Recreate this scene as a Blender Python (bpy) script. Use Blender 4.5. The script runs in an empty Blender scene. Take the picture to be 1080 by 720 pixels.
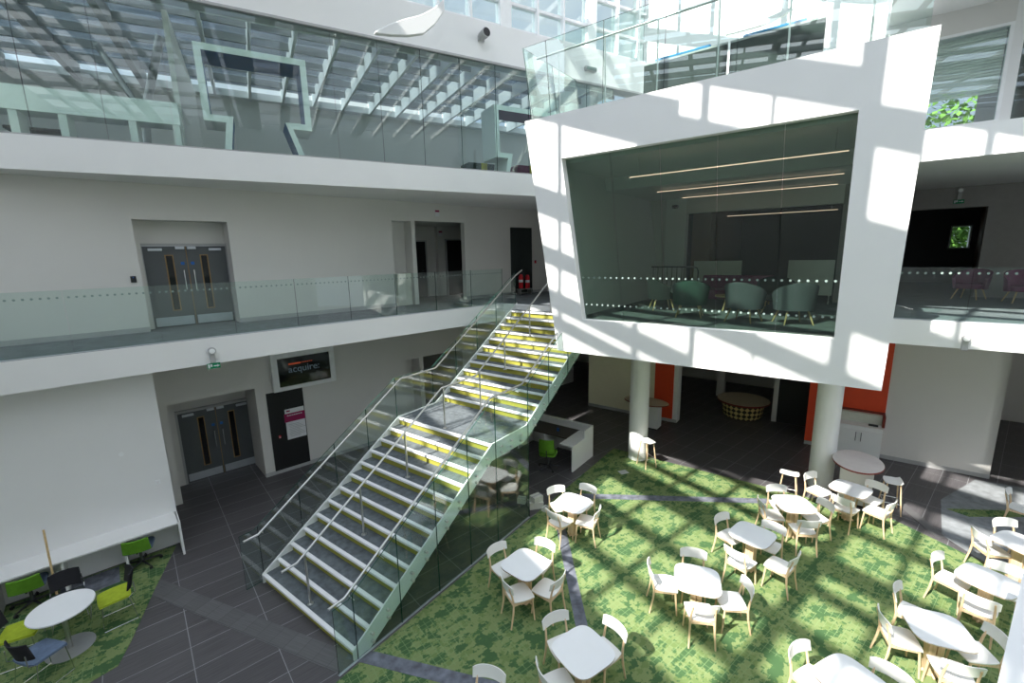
import bpy, bmesh, math, random
from mathutils import Vector, Matrix
random.seed(7)
C = bpy.context.scene.collection
R_ = math.radians
PI = math.pi

# ------------------------------------------------------------------ frames
H0 = 6.017                                  # eye height above the ground floor
Z1, Z2, ZR = 4.472, 8.29, 14.5              # first floor, second floor, roof
AL, AS, AU = R_(42.2), R_(53.21), R_(29.377)
l1 = (math.cos(AL), math.sin(AL)); l2 = (math.sin(AL), -math.cos(AL))
s1 = (math.cos(AS), math.sin(AS)); s2 = (math.sin(AS), -math.cos(AS))
RZL = AL                                     # frame L: x along the left wall, y away from the hall
RZS = AS - PI/2                              # frame S: x across (right), y up the stair
RZU = AU                                     # frame U: second-floor left edge
UO = (-8.862, 8.433)
def Sw(t, s): return (s1[0]*s + s2[0]*t, s1[1]*s + s2[1]*t)
def Lw(l, y): return (l1[0]*l - l2[0]*y, l1[1]*l - l2[1]*y)
def toL(p): return (p[0]*l1[0]+p[1]*l1[1], -(p[0]*l2[0]+p[1]*l2[1]))
def toS(p): return (p[0]*s2[0]+p[1]*s2[1], p[0]*s1[0]+p[1]*s1[1])

# ------------------------------------------------------------------ materials
def new_mat(name):
    m = bpy.data.materials.new(name); m.use_nodes = True
    nt = m.node_tree
    b = nt.nodes['Principled BSDF']
    return m, nt, b
def N(nt, t, **kw):
    n = nt.nodes.new(t)
    for k, v in kw.items(): setattr(n, k, v)
    return n
def plain(name, col, rough=.6, metal=0, var=.04, scale=6, bump=0, spec=.4, coat=0):
    m, nt, b = new_mat(name)
    b.inputs['Roughness'].default_value = rough
    b.inputs['Metallic'].default_value = metal
    b.inputs['Specular IOR Level'].default_value = spec
    if coat: b.inputs['Coat Weight'].default_value = coat
    tc = N(nt, 'ShaderNodeTexCoord'); nz = N(nt, 'ShaderNodeTexNoise')
    nz.inputs['Scale'].default_value = scale; nz.inputs['Detail'].default_value = 3
    nt.links.new(tc.outputs['Object'], nz.inputs['Vector'])
    r = N(nt, 'ShaderNodeValToRGB')
    a = [max(0, c*(1-var)) for c in col[:3]]; z = [min(1, c*(1+var)) for c in col[:3]]
    r.color_ramp.elements[0].position = .3; r.color_ramp.elements[1].position = .7
    r.color_ramp.elements[0].color = (*a, 1); r.color_ramp.elements[1].color = (*z, 1)
    nt.links.new(nz.outputs['Fac'], r.inputs['Fac'])
    nt.links.new(r.outputs['Color'], b.inputs['Base Color'])
    if bump:
        bp = N(nt, 'ShaderNodeBump'); bp.inputs['Strength'].default_value = bump; bp.inputs['Distance'].default_value = .01
        n2 = N(nt, 'ShaderNodeTexNoise'); n2.inputs['Scale'].default_value = scale*30
        nt.links.new(tc.outputs['Object'], n2.inputs['Vector'])
        nt.links.new(n2.outputs['Fac'], bp.inputs['Height']); nt.links.new(bp.outputs['Normal'], b.inputs['Normal'])
    return m
def wood(name, c1, c2, rough=.5):
    m, nt, b = new_mat(name); b.inputs['Roughness'].default_value = rough
    tc = N(nt, 'ShaderNodeTexCoord'); mp = N(nt, 'ShaderNodeMapping'); mp.inputs['Scale'].default_value = (30, 30, 2)
    nz = N(nt, 'ShaderNodeTexNoise'); nz.inputs['Scale'].default_value = 2; nz.inputs['Detail'].default_value = 5
    r = N(nt, 'ShaderNodeValToRGB'); r.color_ramp.elements[0].color = (*c1, 1); r.color_ramp.elements[1].color = (*c2, 1)
    r.color_ramp.elements[0].position = .35; r.color_ramp.elements[1].position = .65
    nt.links.new(tc.outputs['Object'], mp.inputs['Vector']); nt.links.new(mp.outputs['Vector'], nz.inputs['Vector'])
    nt.links.new(nz.outputs['Fac'], r.inputs['Fac']); nt.links.new(r.outputs['Color'], b.inputs['Base Color'])
    return m
def glass(name, tint=(.86, .95, .91), f0=.05, gloss=1.0):
    m, nt, b = new_mat(name); nt.nodes.remove(b)
    out = nt.nodes['Material Output']
    tr = N(nt, 'ShaderNodeBsdfTransparent'); tr.inputs['Color'].default_value = (*tint, 1)
    gl = N(nt, 'ShaderNodeBsdfGlossy'); gl.inputs['Roughness'].default_value = .0
    gl.inputs['Color'].default_value = (gloss, gloss, gloss, 1)
    mx = N(nt, 'ShaderNodeMixShader')
    lw = N(nt, 'ShaderNodeLayerWeight'); lw.inputs['Blend'].default_value = .5
    pw = N(nt, 'ShaderNodeMath', operation='POWER'); pw.inputs[1].default_value = 4.0
    nt.links.new(lw.outputs['Facing'], pw.inputs[0])
    ma = N(nt, 'ShaderNodeMath', operation='MULTIPLY_ADD'); ma.inputs[1].default_value = .8; ma.inputs[2].default_value = f0
    nt.links.new(pw.outputs[0], ma.inputs[0])
    nt.links.new(ma.outputs[0], mx.inputs[0])
    nt.links.new(tr.outputs[0], mx.inputs[1]); nt.links.new(gl.outputs[0], mx.inputs[2])
    nt.links.new(mx.outputs[0], out.inputs['Surface'])
    return m
def emis(name, col, st):
    m, nt, b = new_mat(name)
    b.inputs['Base Color'].default_value = (*col, 1)
    b.inputs['Emission Color'].default_value = (*col, 1); b.inputs['Emission Strength'].default_value = st
    return m

M = {}
M['white'] = plain('white_paint', (.80, .80, .79), .55, var=.012, scale=1.5)
M['wall'] = plain('warm_white_wall', (.68, .665, .635), .7, var=.015, scale=1.2)
M['cream'] = plain('cream_wall', (.86, .82, .60), .7, var=.015)
M['red'] = plain('red_wall', (.72, .07, .02), .6, var=.03)
M['skirt'] = plain('grey_skirting', (.42, .42, .42), .6)
M['white_steel'] = plain('white_steel', (.78, .82, .79), .35, var=.01)
M['steel'] = plain('brushed_steel', (.62, .62, .60), .28, metal=1, var=.05, scale=40)
M['chrome'] = plain('chrome', (.75, .75, .75), .12, metal=1, var=.02)
M['dark_steel'] = plain('dark_steel', (.12, .12, .125), .4, metal=.7)
M['lime'] = plain('lime_riser', (.33, .315, .05), .55, var=.05)
M['nosing'] = plain('white_nosing', (.82, .82, .82), .45, var=.02)
M['tread'] = plain('blue_grey_carpet', (.115, .132, .142), .95, var=.28, scale=9, bump=.5)
M['carpet1'] = plain('grey_carpet', (.13, .145, .155), .95, var=.25, scale=5, bump=.4)
M['lightcarpet'] = plain('pale_grey_carpet', (.22, .235, .245), .95, var=.2, scale=6, bump=.4)
M['table_top'] = plain('white_laminate', (.82, .83, .83), .35, var=.01)
M['chair_white'] = plain('white_stained_ply', (.80, .80, .77), .4, var=.015)
M['ash'] = wood('pale_ash', (.66, .46, .27), (.76, .57, .37))
M['oak'] = wood('oak', (.55, .38, .17), (.66, .47, .24))
M['black'] = plain('black_board', (.012, .012, .013), .5)
M['black_plastic'] = plain('black_plastic', (.02, .02, .022), .45)
M['black_mesh'] = plain('black_mesh_fabric', (.018, .018, .022), .9)
M['lime_fabric'] = plain('lime_fabric', (.40, .50, .03), .9, var=.1, scale=20)
M['green_fabric'] = plain('green_fabric', (.12, .30, .02), .9, var=.1, scale=20)
M['blue_fabric'] = plain('blue_grey_fabric', (.13, .18, .27), .9, var=.1, scale=20)
M['door'] = plain('grey_door', (.105, .115, .118), .5, var=.02)
M['door_trim'] = wood('oak_lipping', (.26, .15, .05), (.32, .2, .08))
M['black_glass'] = plain('dark_vision_glass', (.008, .008, .009), .08)
M['plate'] = plain('steel_plate', (.55, .58, .62), .4, metal=.6)
M['blue_sign'] = plain('blue_sign', (.02, .13, .45), .5)
M['magenta'] = plain('magenta_print', (.30, .012, .085), .5)
M['purple'] = plain('plum_fabric', (.17, .02, .09), .9, var=.1, scale=20)
M['teal_fabric'] = plain('green_grey_fabric', (.045, .09, .075), .9, var=.12, scale=20)
M['grey_fabric'] = plain('mid_grey_fabric', (.095, .105, .12), .9, var=.12, scale=20)
M['dark_fabric'] = plain('charcoal_fabric', (.03, .037, .036), .9, var=.15, scale=25)
M['screen_fabric'] = plain('grey_screen_fabric', (.045, .053, .053), .95, var=.2, scale=60)
M['blue_edge'] = plain('blue_edge', (.03, .25, .55), .5)
M['blue_paint'] = plain('blue_paint', (.02, .11, .30), .5)
M['plum_paint'] = plain('plum_paint', (.16, .012, .075), .5)
M['yellow'] = plain('yellow_paint', (.62, .50, .02), .5)
M['fire_red'] = plain('fire_red', (.60, .02, .03), .35)
M['sign_green'] = plain('sign_green', (.0, .22, .09), .5)
M['dark_worktop'] = plain('dark_worktop', (.06, .05, .04), .5)
M['tan_top'] = plain('tan_laminate', (.52, .44, .33), .45, var=.03)
M['maroon_edge'] = plain('maroon_edge', (.20, .03, .02), .5)
M['pinkgrey_top'] = plain('pale_pink_grey_laminate', (.66, .62, .60), .4)
M['metal_grey'] = plain('grey_disc', (.36, .37, .38), .5, metal=.3)
M['blind'] = plain('white_blind', (.80, .80, .78), .7)
M['frame_white'] = plain('white_window_frame', (.86, .87, .87), .4)
M['foliage'] = plain('leaf_green', (.10, .22, .03), .8, var=.5, scale=4)
M['bark'] = plain('bark', (.12, .09, .06), .9)
M['brown_post'] = plain('brown_timber', (.20, .13, .08), .6)
M['glass'] = glass('clear_glass', (.89, .955, .93), .055)
M['glass_screen'] = glass('screen_glass', (.88, .95, .925), .05)
M['glass_pod'] = glass('tinted_glass', (.67, .75, .70), .034)
M['glass_edge'] = plain('green_glass_edge', (.02, .075, .055), .15)
M['dots'] = plain('frosted_dots', (.24, .32, .29), .6)
M['wall_in_shade'] = plain('wall_painted_shade', (.30, .285, .27), .7)  # wall white greyed down; the right gallery's shade is put into the colour
M['fritted'] = glass('fritted_rooflight_glass', (.47, .50, .53), .03)
M['warm_lamp'] = emis('warm_strip_lamp', (1.0, .64, .50), 2.3)
M['roof_white'] = plain('white_roof_steel', (.72, .73, .72), .5)
M['roof_grey'] = plain('grey_roof_steel', (.30, .31, .32), .5)
M['letter'] = emis('screen_letters', (.14, .19, .23), .18)
M['orange'] = emis('screen_orange', (.55, .07, .015), .25)
M['paper'] = plain('paper_white', (.72, .72, .74), .6)
M['card'] = plain('pale_card', (.62, .63, .56), .7, var=.05)

# green camouflage carpet
def camo():
    m, nt, b = new_mat('camouflage_carpet'); b.inputs['Roughness'].default_value = .95; b.inputs['Specular IOR Level'].default_value = .1
    geo = N(nt, 'ShaderNodeNewGeometry'); mp = N(nt, 'ShaderNodeMapping'); mp.inputs['Rotation'].default_value = (0, 0, -R_(38))
    nt.links.new(geo.outputs['Position'], mp.inputs['Vector'])
    L = nt.links.new
    # snap to small pixels so the blobs step like woven tiles
    sc = N(nt, 'ShaderNodeVectorMath', operation='SCALE'); sc.inputs['Scale'].default_value = 60
    fl = N(nt, 'ShaderNodeVectorMath', operation='FLOOR')
    sc2 = N(nt, 'ShaderNodeVectorMath', operation='SCALE'); sc2.inputs['Scale'].default_value = 1/60
    L(mp.outputs[0], sc.inputs[0]); L(sc.outputs[0], fl.inputs[0]); L(fl.outputs[0], sc2.inputs[0])
    def noise(scale, off, det, strx=1):
        mm = N(nt, 'ShaderNodeMapping'); mm.inputs['Location'].default_value = (off, off*.7, 0); mm.inputs['Scale'].default_value = (strx, 1, 1)
        n = N(nt, 'ShaderNodeTexNoise'); n.inputs['Scale'].default_value = scale; n.inputs['Detail'].default_value = det; n.inputs['Roughness'].default_value = .55
        L(sc2.outputs[0], mm.inputs[0]); L(mm.outputs[0], n.inputs['Vector']); return n.outputs['Fac']
    def step(f, pos):
        r = N(nt, 'ShaderNodeMath', operation='GREATER_THAN'); r.inputs[1].default_value = pos; L(f, r.inputs[0]); return r.outputs[0]
    a = step(noise(4.2, 3.1, 4, .75), .54)      # dark blobs
    bb = step(noise(6.0, 9.7, 3), .47)           # light blobs
    c = step(noise(10, 17.3, 2), .60)           # small dark blotches
    dk, md, lt = (.058, .118, .048, 1), (.140, .200, .072, 1), (.182, .236, .096, 1)
    m1 = N(nt, 'ShaderNodeMixRGB'); m1.inputs[1].default_value = md; m1.inputs[2].default_value = lt; L(bb, m1.inputs[0])
    m2 = N(nt, 'ShaderNodeMixRGB'); m2.inputs[2].default_value = dk; L(m1.outputs[0], m2.inputs[1]); L(a, m2.inputs[0])
    m3 = N(nt, 'ShaderNodeMixRGB'); m3.inputs[2].default_value = (.065, .13, .05, 1); L(m2.outputs[0], m3.inputs[1]); L(c, m3.inputs[0])
    # thin pale woven grid, only in the dark blobs
    br = N(nt, 'ShaderNodeTexBrick'); br.offset = 0
    br.inputs['Scale'].default_value = 1; br.inputs['Brick Width'].default_value = .11; br.inputs['Row Height'].default_value = .085
    br.inputs['Mortar Size'].default_value = .0045; br.inputs['Mortar Smooth'].default_value = .4
    br.inputs['Color1'].default_value = (0, 0, 0, 1); br.inputs['Color2'].default_value = (0, 0, 0, 1); br.inputs['Mortar'].default_value = (1, 1, 1, 1)
    L(mp.outputs[0], br.inputs['Vector'])
    g = step(noise(1.3, 31, 2), .47)
    mu = N(nt, 'ShaderNodeMath', operation='MULTIPLY'); L(br.outputs['Color'], mu.inputs[0]); L(g, mu.inputs[1])
    mu2 = N(nt, 'ShaderNodeMath', operation='MULTIPLY'); L(mu.outputs[0], mu2.inputs[0]); mu2.inputs[1].default_value = .75
    m4 = N(nt, 'ShaderNodeMixRGB'); m4.inputs[2].default_value = (.20, .29, .13, 1); L(m3.outputs[0], m4.inputs[1]); L(mu2.outputs[0], m4.inputs[0])
    L(m4.outputs[0], b.inputs['Base Color'])
    bp = N(nt, 'ShaderNodeBump'); bp.inputs['Strength'].default_value = .3; bp.inputs['Distance'].default_value = .006
    n2 = N(nt, 'ShaderNodeTexNoise'); n2.inputs['Scale'].default_value = 140; L(geo.outputs['Position'], n2.inputs['Vector'])
    L(n2.outputs['Fac'], bp.inputs['Height']); L(bp.outputs[0], b.inputs['Normal'])
    return m
M['camo'] = camo()
def tiles(name, rot, w, h, col, grout, streak=.25, rough=.42):
    m, nt, b = new_mat(name); b.inputs['Roughness'].default_value = rough
    L = nt.links.new
    geo = N(nt, 'ShaderNodeNewGeometry'); mp = N(nt, 'ShaderNodeMapping'); mp.inputs['Rotation'].default_value = (0, 0, -rot)
    L(geo.outputs['Position'], mp.inputs[0])
    br = N(nt, 'ShaderNodeTexBrick'); br.offset = 0; br.squash = 1
    br.inputs['Scale'].default_value = 1; br.inputs['Brick Width'].default_value = w; br.inputs['Row Height'].default_value = h
    br.inputs['Mortar Size'].default_value = .006; br.inputs['Mortar Smooth'].default_value = .1
    br.inputs['Color1'].default_value = (*col, 1); br.inputs['Color2'].default_value = (*[c*.82 for c in col], 1); br.inputs['Mortar'].default_value = (*grout, 1)
    L(mp.outputs[0], br.inputs['Vector'])
    ms = N(nt, 'ShaderNodeMapping'); ms.inputs['Scale'].default_value = (1.2, 45, 1); L(mp.outputs[0], ms.inputs[0])
    nz = N(nt, 'ShaderNodeTexNoise'); nz.inputs['Scale'].default_value = 1.6; nz.inputs['Detail'].default_value = 4; L(ms.outputs[0], nz.inputs['Vector'])
    r = N(nt, 'ShaderNodeMapRange'); r.inputs['From Min'].default_value = .3; r.inputs['From Max'].default_value = .7
    r.inputs['To Min'].default_value = 1-streak; r.inputs['To Max'].default_value = 1+streak; L(nz.outputs['Fac'], r.inputs['Value'])
    mu = N(nt, 'ShaderNodeVectorMath', operation='SCALE'); L(br.outputs['Color'], mu.inputs[0]); L(r.outputs[0], mu.inputs['Scale'])
    L(mu.outputs[0], b.inputs['Base Color'])
    return m
M['tile'] = tiles('dark_floor_tile', R_(40.5), 1.05, .50, (.092, .086, .090), (.26, .26, .27))
M['band'] = tiles('grey_band_tile', R_(-22), .30, .6, (.125, .123, .125), (.08, .08, .082), .15)
M['inlay'] = plain('slate_carpet_inlay', (.13, .14, .17), .9, var=.4, scale=7)
# tumbling-block print on the drum table
def blocks():
    m, nt, b = new_mat('rhombus_print'); b.inputs['Roughness'].default_value = .8
    L = nt.links.new
    tc = N(nt, 'ShaderNodeTexCoord'); sp = N(nt, 'ShaderNodeSeparateXYZ'); L(tc.outputs['Object'], sp.inputs[0])
    at2 = N(nt, 'ShaderNodeMath', operation='ARCTAN2'); L(sp.outputs['Y'], at2.inputs[0]); L(sp.outputs['X'], at2.inputs[1])
    u = N(nt, 'ShaderNodeMath', operation='MULTIPLY'); u.inputs[1].default_value = 24/(2*PI); L(at2.outputs[0], u.inputs[0])
    v = N(nt, 'ShaderNodeMath', operation='MULTIPLY'); v.inputs[1].default_value = 6.0; L(sp.outputs['Z'], v.inputs[0])
    p = N(nt, 'ShaderNodeMath', operation='ADD'); L(u.outputs[0], p.inputs[0]); L(v.outputs[0], p.inputs[1])
    q = N(nt, 'ShaderNodeMath', operation='SUBTRACT'); L(u.outputs[0], q.inputs[0]); L(v.outputs[0], q.inputs[1])
    cb = N(nt, 'ShaderNodeCombineXYZ'); L(p.outputs[0], cb.inputs[0]); L(q.outputs[0], cb.inputs[1])
    ck = N(nt, 'ShaderNodeTexChecker'); ck.inputs['Scale'].default_value = 1.0
    ck.inputs['Color1'].default_value = (.62, .50, .20, 1); ck.inputs['Color2'].default_value = (.05, .04, .025, 1)
    L(cb.outputs[0], ck.inputs['Vector']); L(ck.outputs['Color'], b.inputs['Base Color'])
    return m
M['rhombus'] = blocks()

# ------------------------------------------------------------------ mesh builder
class MB:
    def __init__(s): s.v = []; s.f = []; s.m = []; s.mats = []; s.sm = []
    def mi(s, mat):
        if mat not in s.mats: s.mats.append(mat)
        return s.mats.index(mat)
    def add(s, vs, fs, mat, smooth=False):
        o = len(s.v); s.v += [tuple(v) for v in vs]; k = s.mi(mat)
        for f in fs: s.f.append([i+o for i in f]); s.m.append(k); s.sm.append(smooth)
        return s
    def box(s, x0, x1, y0, y1, z0, z1, mat, top=None, sides=None):
        v = [(x0,y0,z0),(x1,y0,z0),(x1,y1,z0),(x0,y1,z0),(x0,y0,z1),(x1,y0,z1),(x1,y1,z1),(x0,y1,z1)]
        s.add(v, [[3,2,1,0],[0,1,5,4],[1,2,6,5],[2,3,7,6],[3,0,4,7]], mat)
        s.add(v, [[4,5,6,7]], top or mat)
        return s
    def pane(s, x0, x1, y0, y1, z0, z1, mat, edge):
        """thin pane; the two broad faces are glass, the rim shows the edge tint"""
        v = [(x0,y0,z0),(x1,y0,z0),(x1,y1,z0),(x0,y1,z0),(x0,y0,z1),(x1,y0,z1),(x1,y1,z1),(x0,y1,z1)]
        F = {'b':[3,2,1,0],'y0':[0,1,5,4],'x1':[1,2,6,5],'y1':[2,3,7,6],'x0':[3,0,4,7],'t':[4,5,6,7]}
        q = min(abs(x1-x0), abs(y1-y0), abs(z1-z0))
        big = ('b','t') if q == abs(z1-z0) else ('y0','y1') if q == abs(y1-y0) else ('x0','x1')
        for k, f in F.items(): s.add(v, [f], mat if k in big else edge)
        return s
    def prism(s, poly, z0, z1, mat, top=None, smooth=False):
        n = len(poly); a = sum(poly[i][0]*poly[(i+1)%n][1]-poly[(i+1)%n][0]*poly[i][1] for i in range(n))
        if a < 0: poly = poly[::-1]
        v = [(x,y,z0) for x,y in poly] + [(x,y,z1) for x,y in poly]
        s.add(v, [list(range(n))[::-1]], mat); s.add(v, [list(range(n,2*n))], top or mat)
        s.add(v, [[i,(i+1)%n,n+(i+1)%n,n+i] for i in range(n)], mat, smooth)
        return s
    def prism_axis(s, poly, a0, a1, mat, axis='y', rim=None, hole=None):
        """polygon given in the (x,z) plane (axis y) or (y,z) plane (axis x), pushed along the axis"""
        def P(p, a): return (p[0], a, p[1]) if axis == 'y' else (a, p[0], p[1])
        n = len(poly); v = [P(p,a0) for p in poly]+[P(p,a1) for p in poly]
        s.add(v, [list(range(n)), list(range(n,2*n))[::-1]], mat)
        s.add(v, [[i,n+i,n+(i+1)%n,(i+1)%n] for i in range(n)], rim or mat)
        return s
    def ring(s, outer, inner, y0, y1, mat, reveal=None):
        """frame: two polygons of equal count in the (x,z) plane, pushed from y0 to y1"""
        n = len(outer)
        for a, fl in ((y0, 0), (y1, 1)):
            v = [(x,a,z) for x,z in outer]+[(x,a,z) for x,z in inner]
            fs = [[i,(i+1)%n,n+(i+1)%n,n+i] for i in range(n)]
            s.add(v, fs if not fl else [f[::-1] for f in fs], mat)
        v = [(x,y0,z) for x,z in outer]+[(x,y1,z) for x,z in outer]
        s.add(v, [[i,n+i,n+(i+1)%n,(i+1)%n] for i in range(n)], mat)
        v = [(x,y0,z) for x,z in inner]+[(x,y1,z) for x,z in inner]
        s.add(v, [[i,(i+1)%n,n+(i+1)%n,n+i] for i in range(n)], reveal or mat)
        return s
    def tube(s, pts, r, mat, n=10, cap=True):
        pts = [Vector(p) for p in pts]; rr = r if isinstance(r, (list, tuple)) else [r]*len(pts)
        rings = []; up = None
        for i, p in enumerate(pts):
            if i == 0: d = pts[1]-p
            elif i == len(pts)-1: d = p-pts[i-1]
            else: d = (pts[i+1]-p).normalized()+(p-pts[i-1]).normalized()
            d.normalize()
            if up is None:
                up = Vector((0,0,1)) if abs(d.z) < .9 else Vector((1,0,0))
            x = d.cross(up).normalized(); y = x.cross(d).normalized(); up = y
            rings.append([p + x*math.cos(2*PI*k/n)*rr[i] + y*math.sin(2*PI*k/n)*rr[i] for k in range(n)])
        v = [q for g in rings for q in g]
        fs = [[i*n+k, i*n+(k+1)%n, (i+1)*n+(k+1)%n, (i+1)*n+k] for i in range(len(pts)-1) for k in range(n)]
        s.add(v, fs, mat, True)
        if cap: s.add(v, [list(range(n))[::-1], list(range((len(pts)-1)*n, len(pts)*n))], mat)
        return s
    def lathe(s, prof, mat, n=32, sx=1, sy=1, cx=0, cy=0, top=None):
        v = [(cx+r*sx*math.cos(2*PI*k/n), cy+r*sy*math.sin(2*PI*k/n), z) for r, z in prof for k in range(n)]
        fs = [[i*n+k, i*n+(k+1)%n, (i+1)*n+(k+1)%n, (i+1)*n+k] for i in range(len(prof)-1) for k in range(n)]
        s.add(v, fs, mat, True)
        s.add(v, [list(range(n))[::-1]], mat); s.add(v, [list(range((len(prof)-1)*n, len(prof)*n))], top or mat)
        return s
    def sheet(s, fn, nu, nv, th, mat):
        """curved thin shell: fn(u,v)->(point, normal)"""
        A = []; B = []
        for i in range(nu+1):
            for j in range(nv+1):
                p, nrm = fn(i/nu, j/nv); p = Vector(p); nrm = Vector(nrm).normalized()
                A.append(p+nrm*th/2); B.append(p-nrm*th/2)
        w = nv+1; K = len(A)
        fs = []
        for i in range(nu):
            for j in range(nv):
                a = i*w+j
                fs.append([a, a+w, a+w+1, a+1]); fs.append([K+a, K+a+1, K+a+w+1, K+a+w])
        for i in range(nu):
            a = i*w; fs.append([a, K+a, K+a+w, a+w]); a = i*w+nv; fs.append([a, a+w, K+a+w, K+a])
        for j in range(nv):
            a = j; fs.append([a, a+1, K+a+1, K+a]); a = nu*w+j; fs.append([a, K+a, K+a+1, a+1])
        s.add(A+B, fs, mat, True); return s
    def build(s, name, parent=None, loc=(0,0,0), rz=0, bevel=0, kind=None, auto=True):
        me = bpy.data.meshes.new(name); me.from_pydata(s.v, [], s.f)
        for m in s.mats: me.materials.append(M[m] if isinstance(m, str) else m)
        me.polygons.foreach_set('material_index', s.m); me.polygons.foreach_set('use_smooth', s.sm)
        bm = bmesh.new(); bm.from_mesh(me)
        bmesh.ops.remove_doubles(bm, verts=bm.verts, dist=1e-5)
        bmesh.ops.recalc_face_normals(bm, faces=bm.faces)
        bm.to_mesh(me); bm.free(); me.update()
        o = bpy.data.objects.new(name, me); C.objects.link(o)
        o.location = loc; o.rotation_euler = (0,0,rz)
        if parent: o.parent = parent
        if bevel:
            b = o.modifiers.new('edge', 'BEVEL'); b.width = bevel; b.segments = 2; b.limit_method = 'ANGLE'; b.angle_limit = R_(40)
        if any(s.sm):
            try: me.set_sharp_from_angle(angle=R_(40))
            except Exception: pass
        if kind: o['kind'] = kind
        return o
def tag(o, label, cat, group=None):
    o['label'] = label; o['category'] = cat
    if group: o['group'] = group
    return o
def empty(name, loc, rz, label, cat, group=None):
    o = bpy.data.objects.new(name, None); C.objects.link(o); o.empty_display_size = .1
    o.location = loc; o.rotation_euler = (0,0,rz); return tag(o, label, cat, group)
def copy_tree(o, parent=None):
    c = o.copy(); C.objects.link(c)
    if parent: c.parent = parent
    for ch in list(o.children): copy_tree(ch, c)
    return c
def rrect(w, d, r, n=6, cx=0, cy=0):
    P = []
    for sx, sy, a0 in ((1,1,0),(-1,1,90),(-1,-1,180),(1,-1,270)):
        for k in range(n+1):
            a = R_(a0+90*k/n); P.append((cx+sx*(w/2-r)+r*math.cos(a), cy+sy*(d/2-r)+r*math.sin(a)))
    return P
def frame_S(mb, name, **k): return mb.build(name, rz=RZS, **k)
def frame_L(mb, name, **k): return mb.build(name, rz=RZL, **k)
def frame_U(mb, name, **k): return mb.build(name, loc=(UO[0],UO[1],0), rz=RZU, **k)
ST = dict(kind='structure')

# ------------------------------------------------------------------ ground floor
mb = MB(); mb.box(-40, 40, -30, 40, -.3, 0, 'tile'); mb.build('floor', **ST)
def cut_poly(name, pts, mat, z=.004):
    mb = MB(); mb.prism(pts, 0, z, mat); return mb.build(name, **ST)
cafe = [Sw(-5.37,-6), Sw(-5.37,12.36), Sw(1.30,12.36), (8.95,7.73), (9.6,6.2), (12.5,1), (9,-8)]
cut_poly('floor_carpet', cafe, 'camo', .006)
leftc = [Lw(.42,11.4), (-6.72,7.25), (-6.25,6.2), (-6.09,5.78), (-6.5,5.2), (-9,3.0), Lw(-6,11.4)]
cut_poly('floor_carpet', leftc, 'camo', .006)
cut_poly('floor_carpet', [(9.0,8.5), (10.25,9.85), (12.0,10.75), (14.5,9.2), (14,4), (9.3,6.1), (9.0,7.75)], 'lightcarpet', .007)
cut_poly('floor_carpet', [(10.0,9.46), (11.3,9.33), (11.6,9.06), (10.2,9.12)], 'camo', .011)
def strip(name, a, b, w, mat, z):
    a = Vector(a); b = Vector(b); d = (b-a).normalized(); n = Vector((-d.y, d.x))*w/2
    return cut_poly(name, [tuple(a+n), tuple(a-n), tuple(b-n), tuple(b+n)], mat, z)
strip('floor_inlay', (-6.93,7.50), (-2.5,5.70), .34, 'band', .005)
strip('floor_inlay', (-2.62,5.93), (.6,5.02), .22, 'inlay', .010)
strip('floor_inlay', (1.0,9.4), (1.05,6.0), .20, 'inlay', .010)
strip('floor_inlay', (1.35,10.38), (6.2,9.93), .22, 'inlay', .0105)
strip('floor_inlay', (9.6,11.9), (8.9,8.4), .20, 'band', .009)

# ------------------------------------------------------------------ slabs
def isect_LS(y, s):
    """plan point where L-frame y = const meets S-frame s = const"""
    # p = l1*l - l2*y ; p.s1 = s
    l = (s + (l2[0]*s1[0]+l2[1]*s1[1])*y)/(l1[0]*s1[0]+l1[1]*s1[1]); return Lw(l, y)
cornerLS = isect_LS(10.82, 11.40)
slab1 = [Lw(-9,10.82), cornerLS, Sw(-5.2,11.40), Sw(-5.0,11.8), Sw(.55,11.8), Sw(.55,12.69), Sw(12,12.69), Sw(12,27), Sw(-22,27), Lw(-9,24)]
mb = MB(); mb.prism(slab1, 3.93, Z1, 'white', top='carpet1'); mb.build('floor_upper', **ST)
def Uw(x, y): 
    c, s = math.cos(AU), math.sin(AU); return (UO[0]+x*c-y*s, UO[1]+x*s+y*c)
# second floor slab (left gallery, then the deck behind the viewing box, then the right gallery)
slab2 = [Uw(-8,0), Uw(13.1,0), Sw(-6.3,12.1), Sw(.5,12.1), Sw(.5,12.75), Sw(12,12.75), Sw(12,27), Sw(-22,27), Uw(-8,12)]
mb = MB(); mb.prism(slab2, 7.69, Z2, 'white', top='carpet1'); mb.build('floor_gallery', **ST)

# ------------------------------------------------------------------ left wall, ground storey (frame L: x=l, y=-n)
# front partition with the worktop
mb = MB(); mb.box(-6, .52, 11.45, 11.75, 0, 3.93, 'white'); frame_L(mb, 'wall_left_front', **ST)
mb = MB(); mb.box(.22, .52, 11.75, 15.2, 0, 3.93, 'white'); frame_L(mb, 'wall_left_return', **ST)
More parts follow.
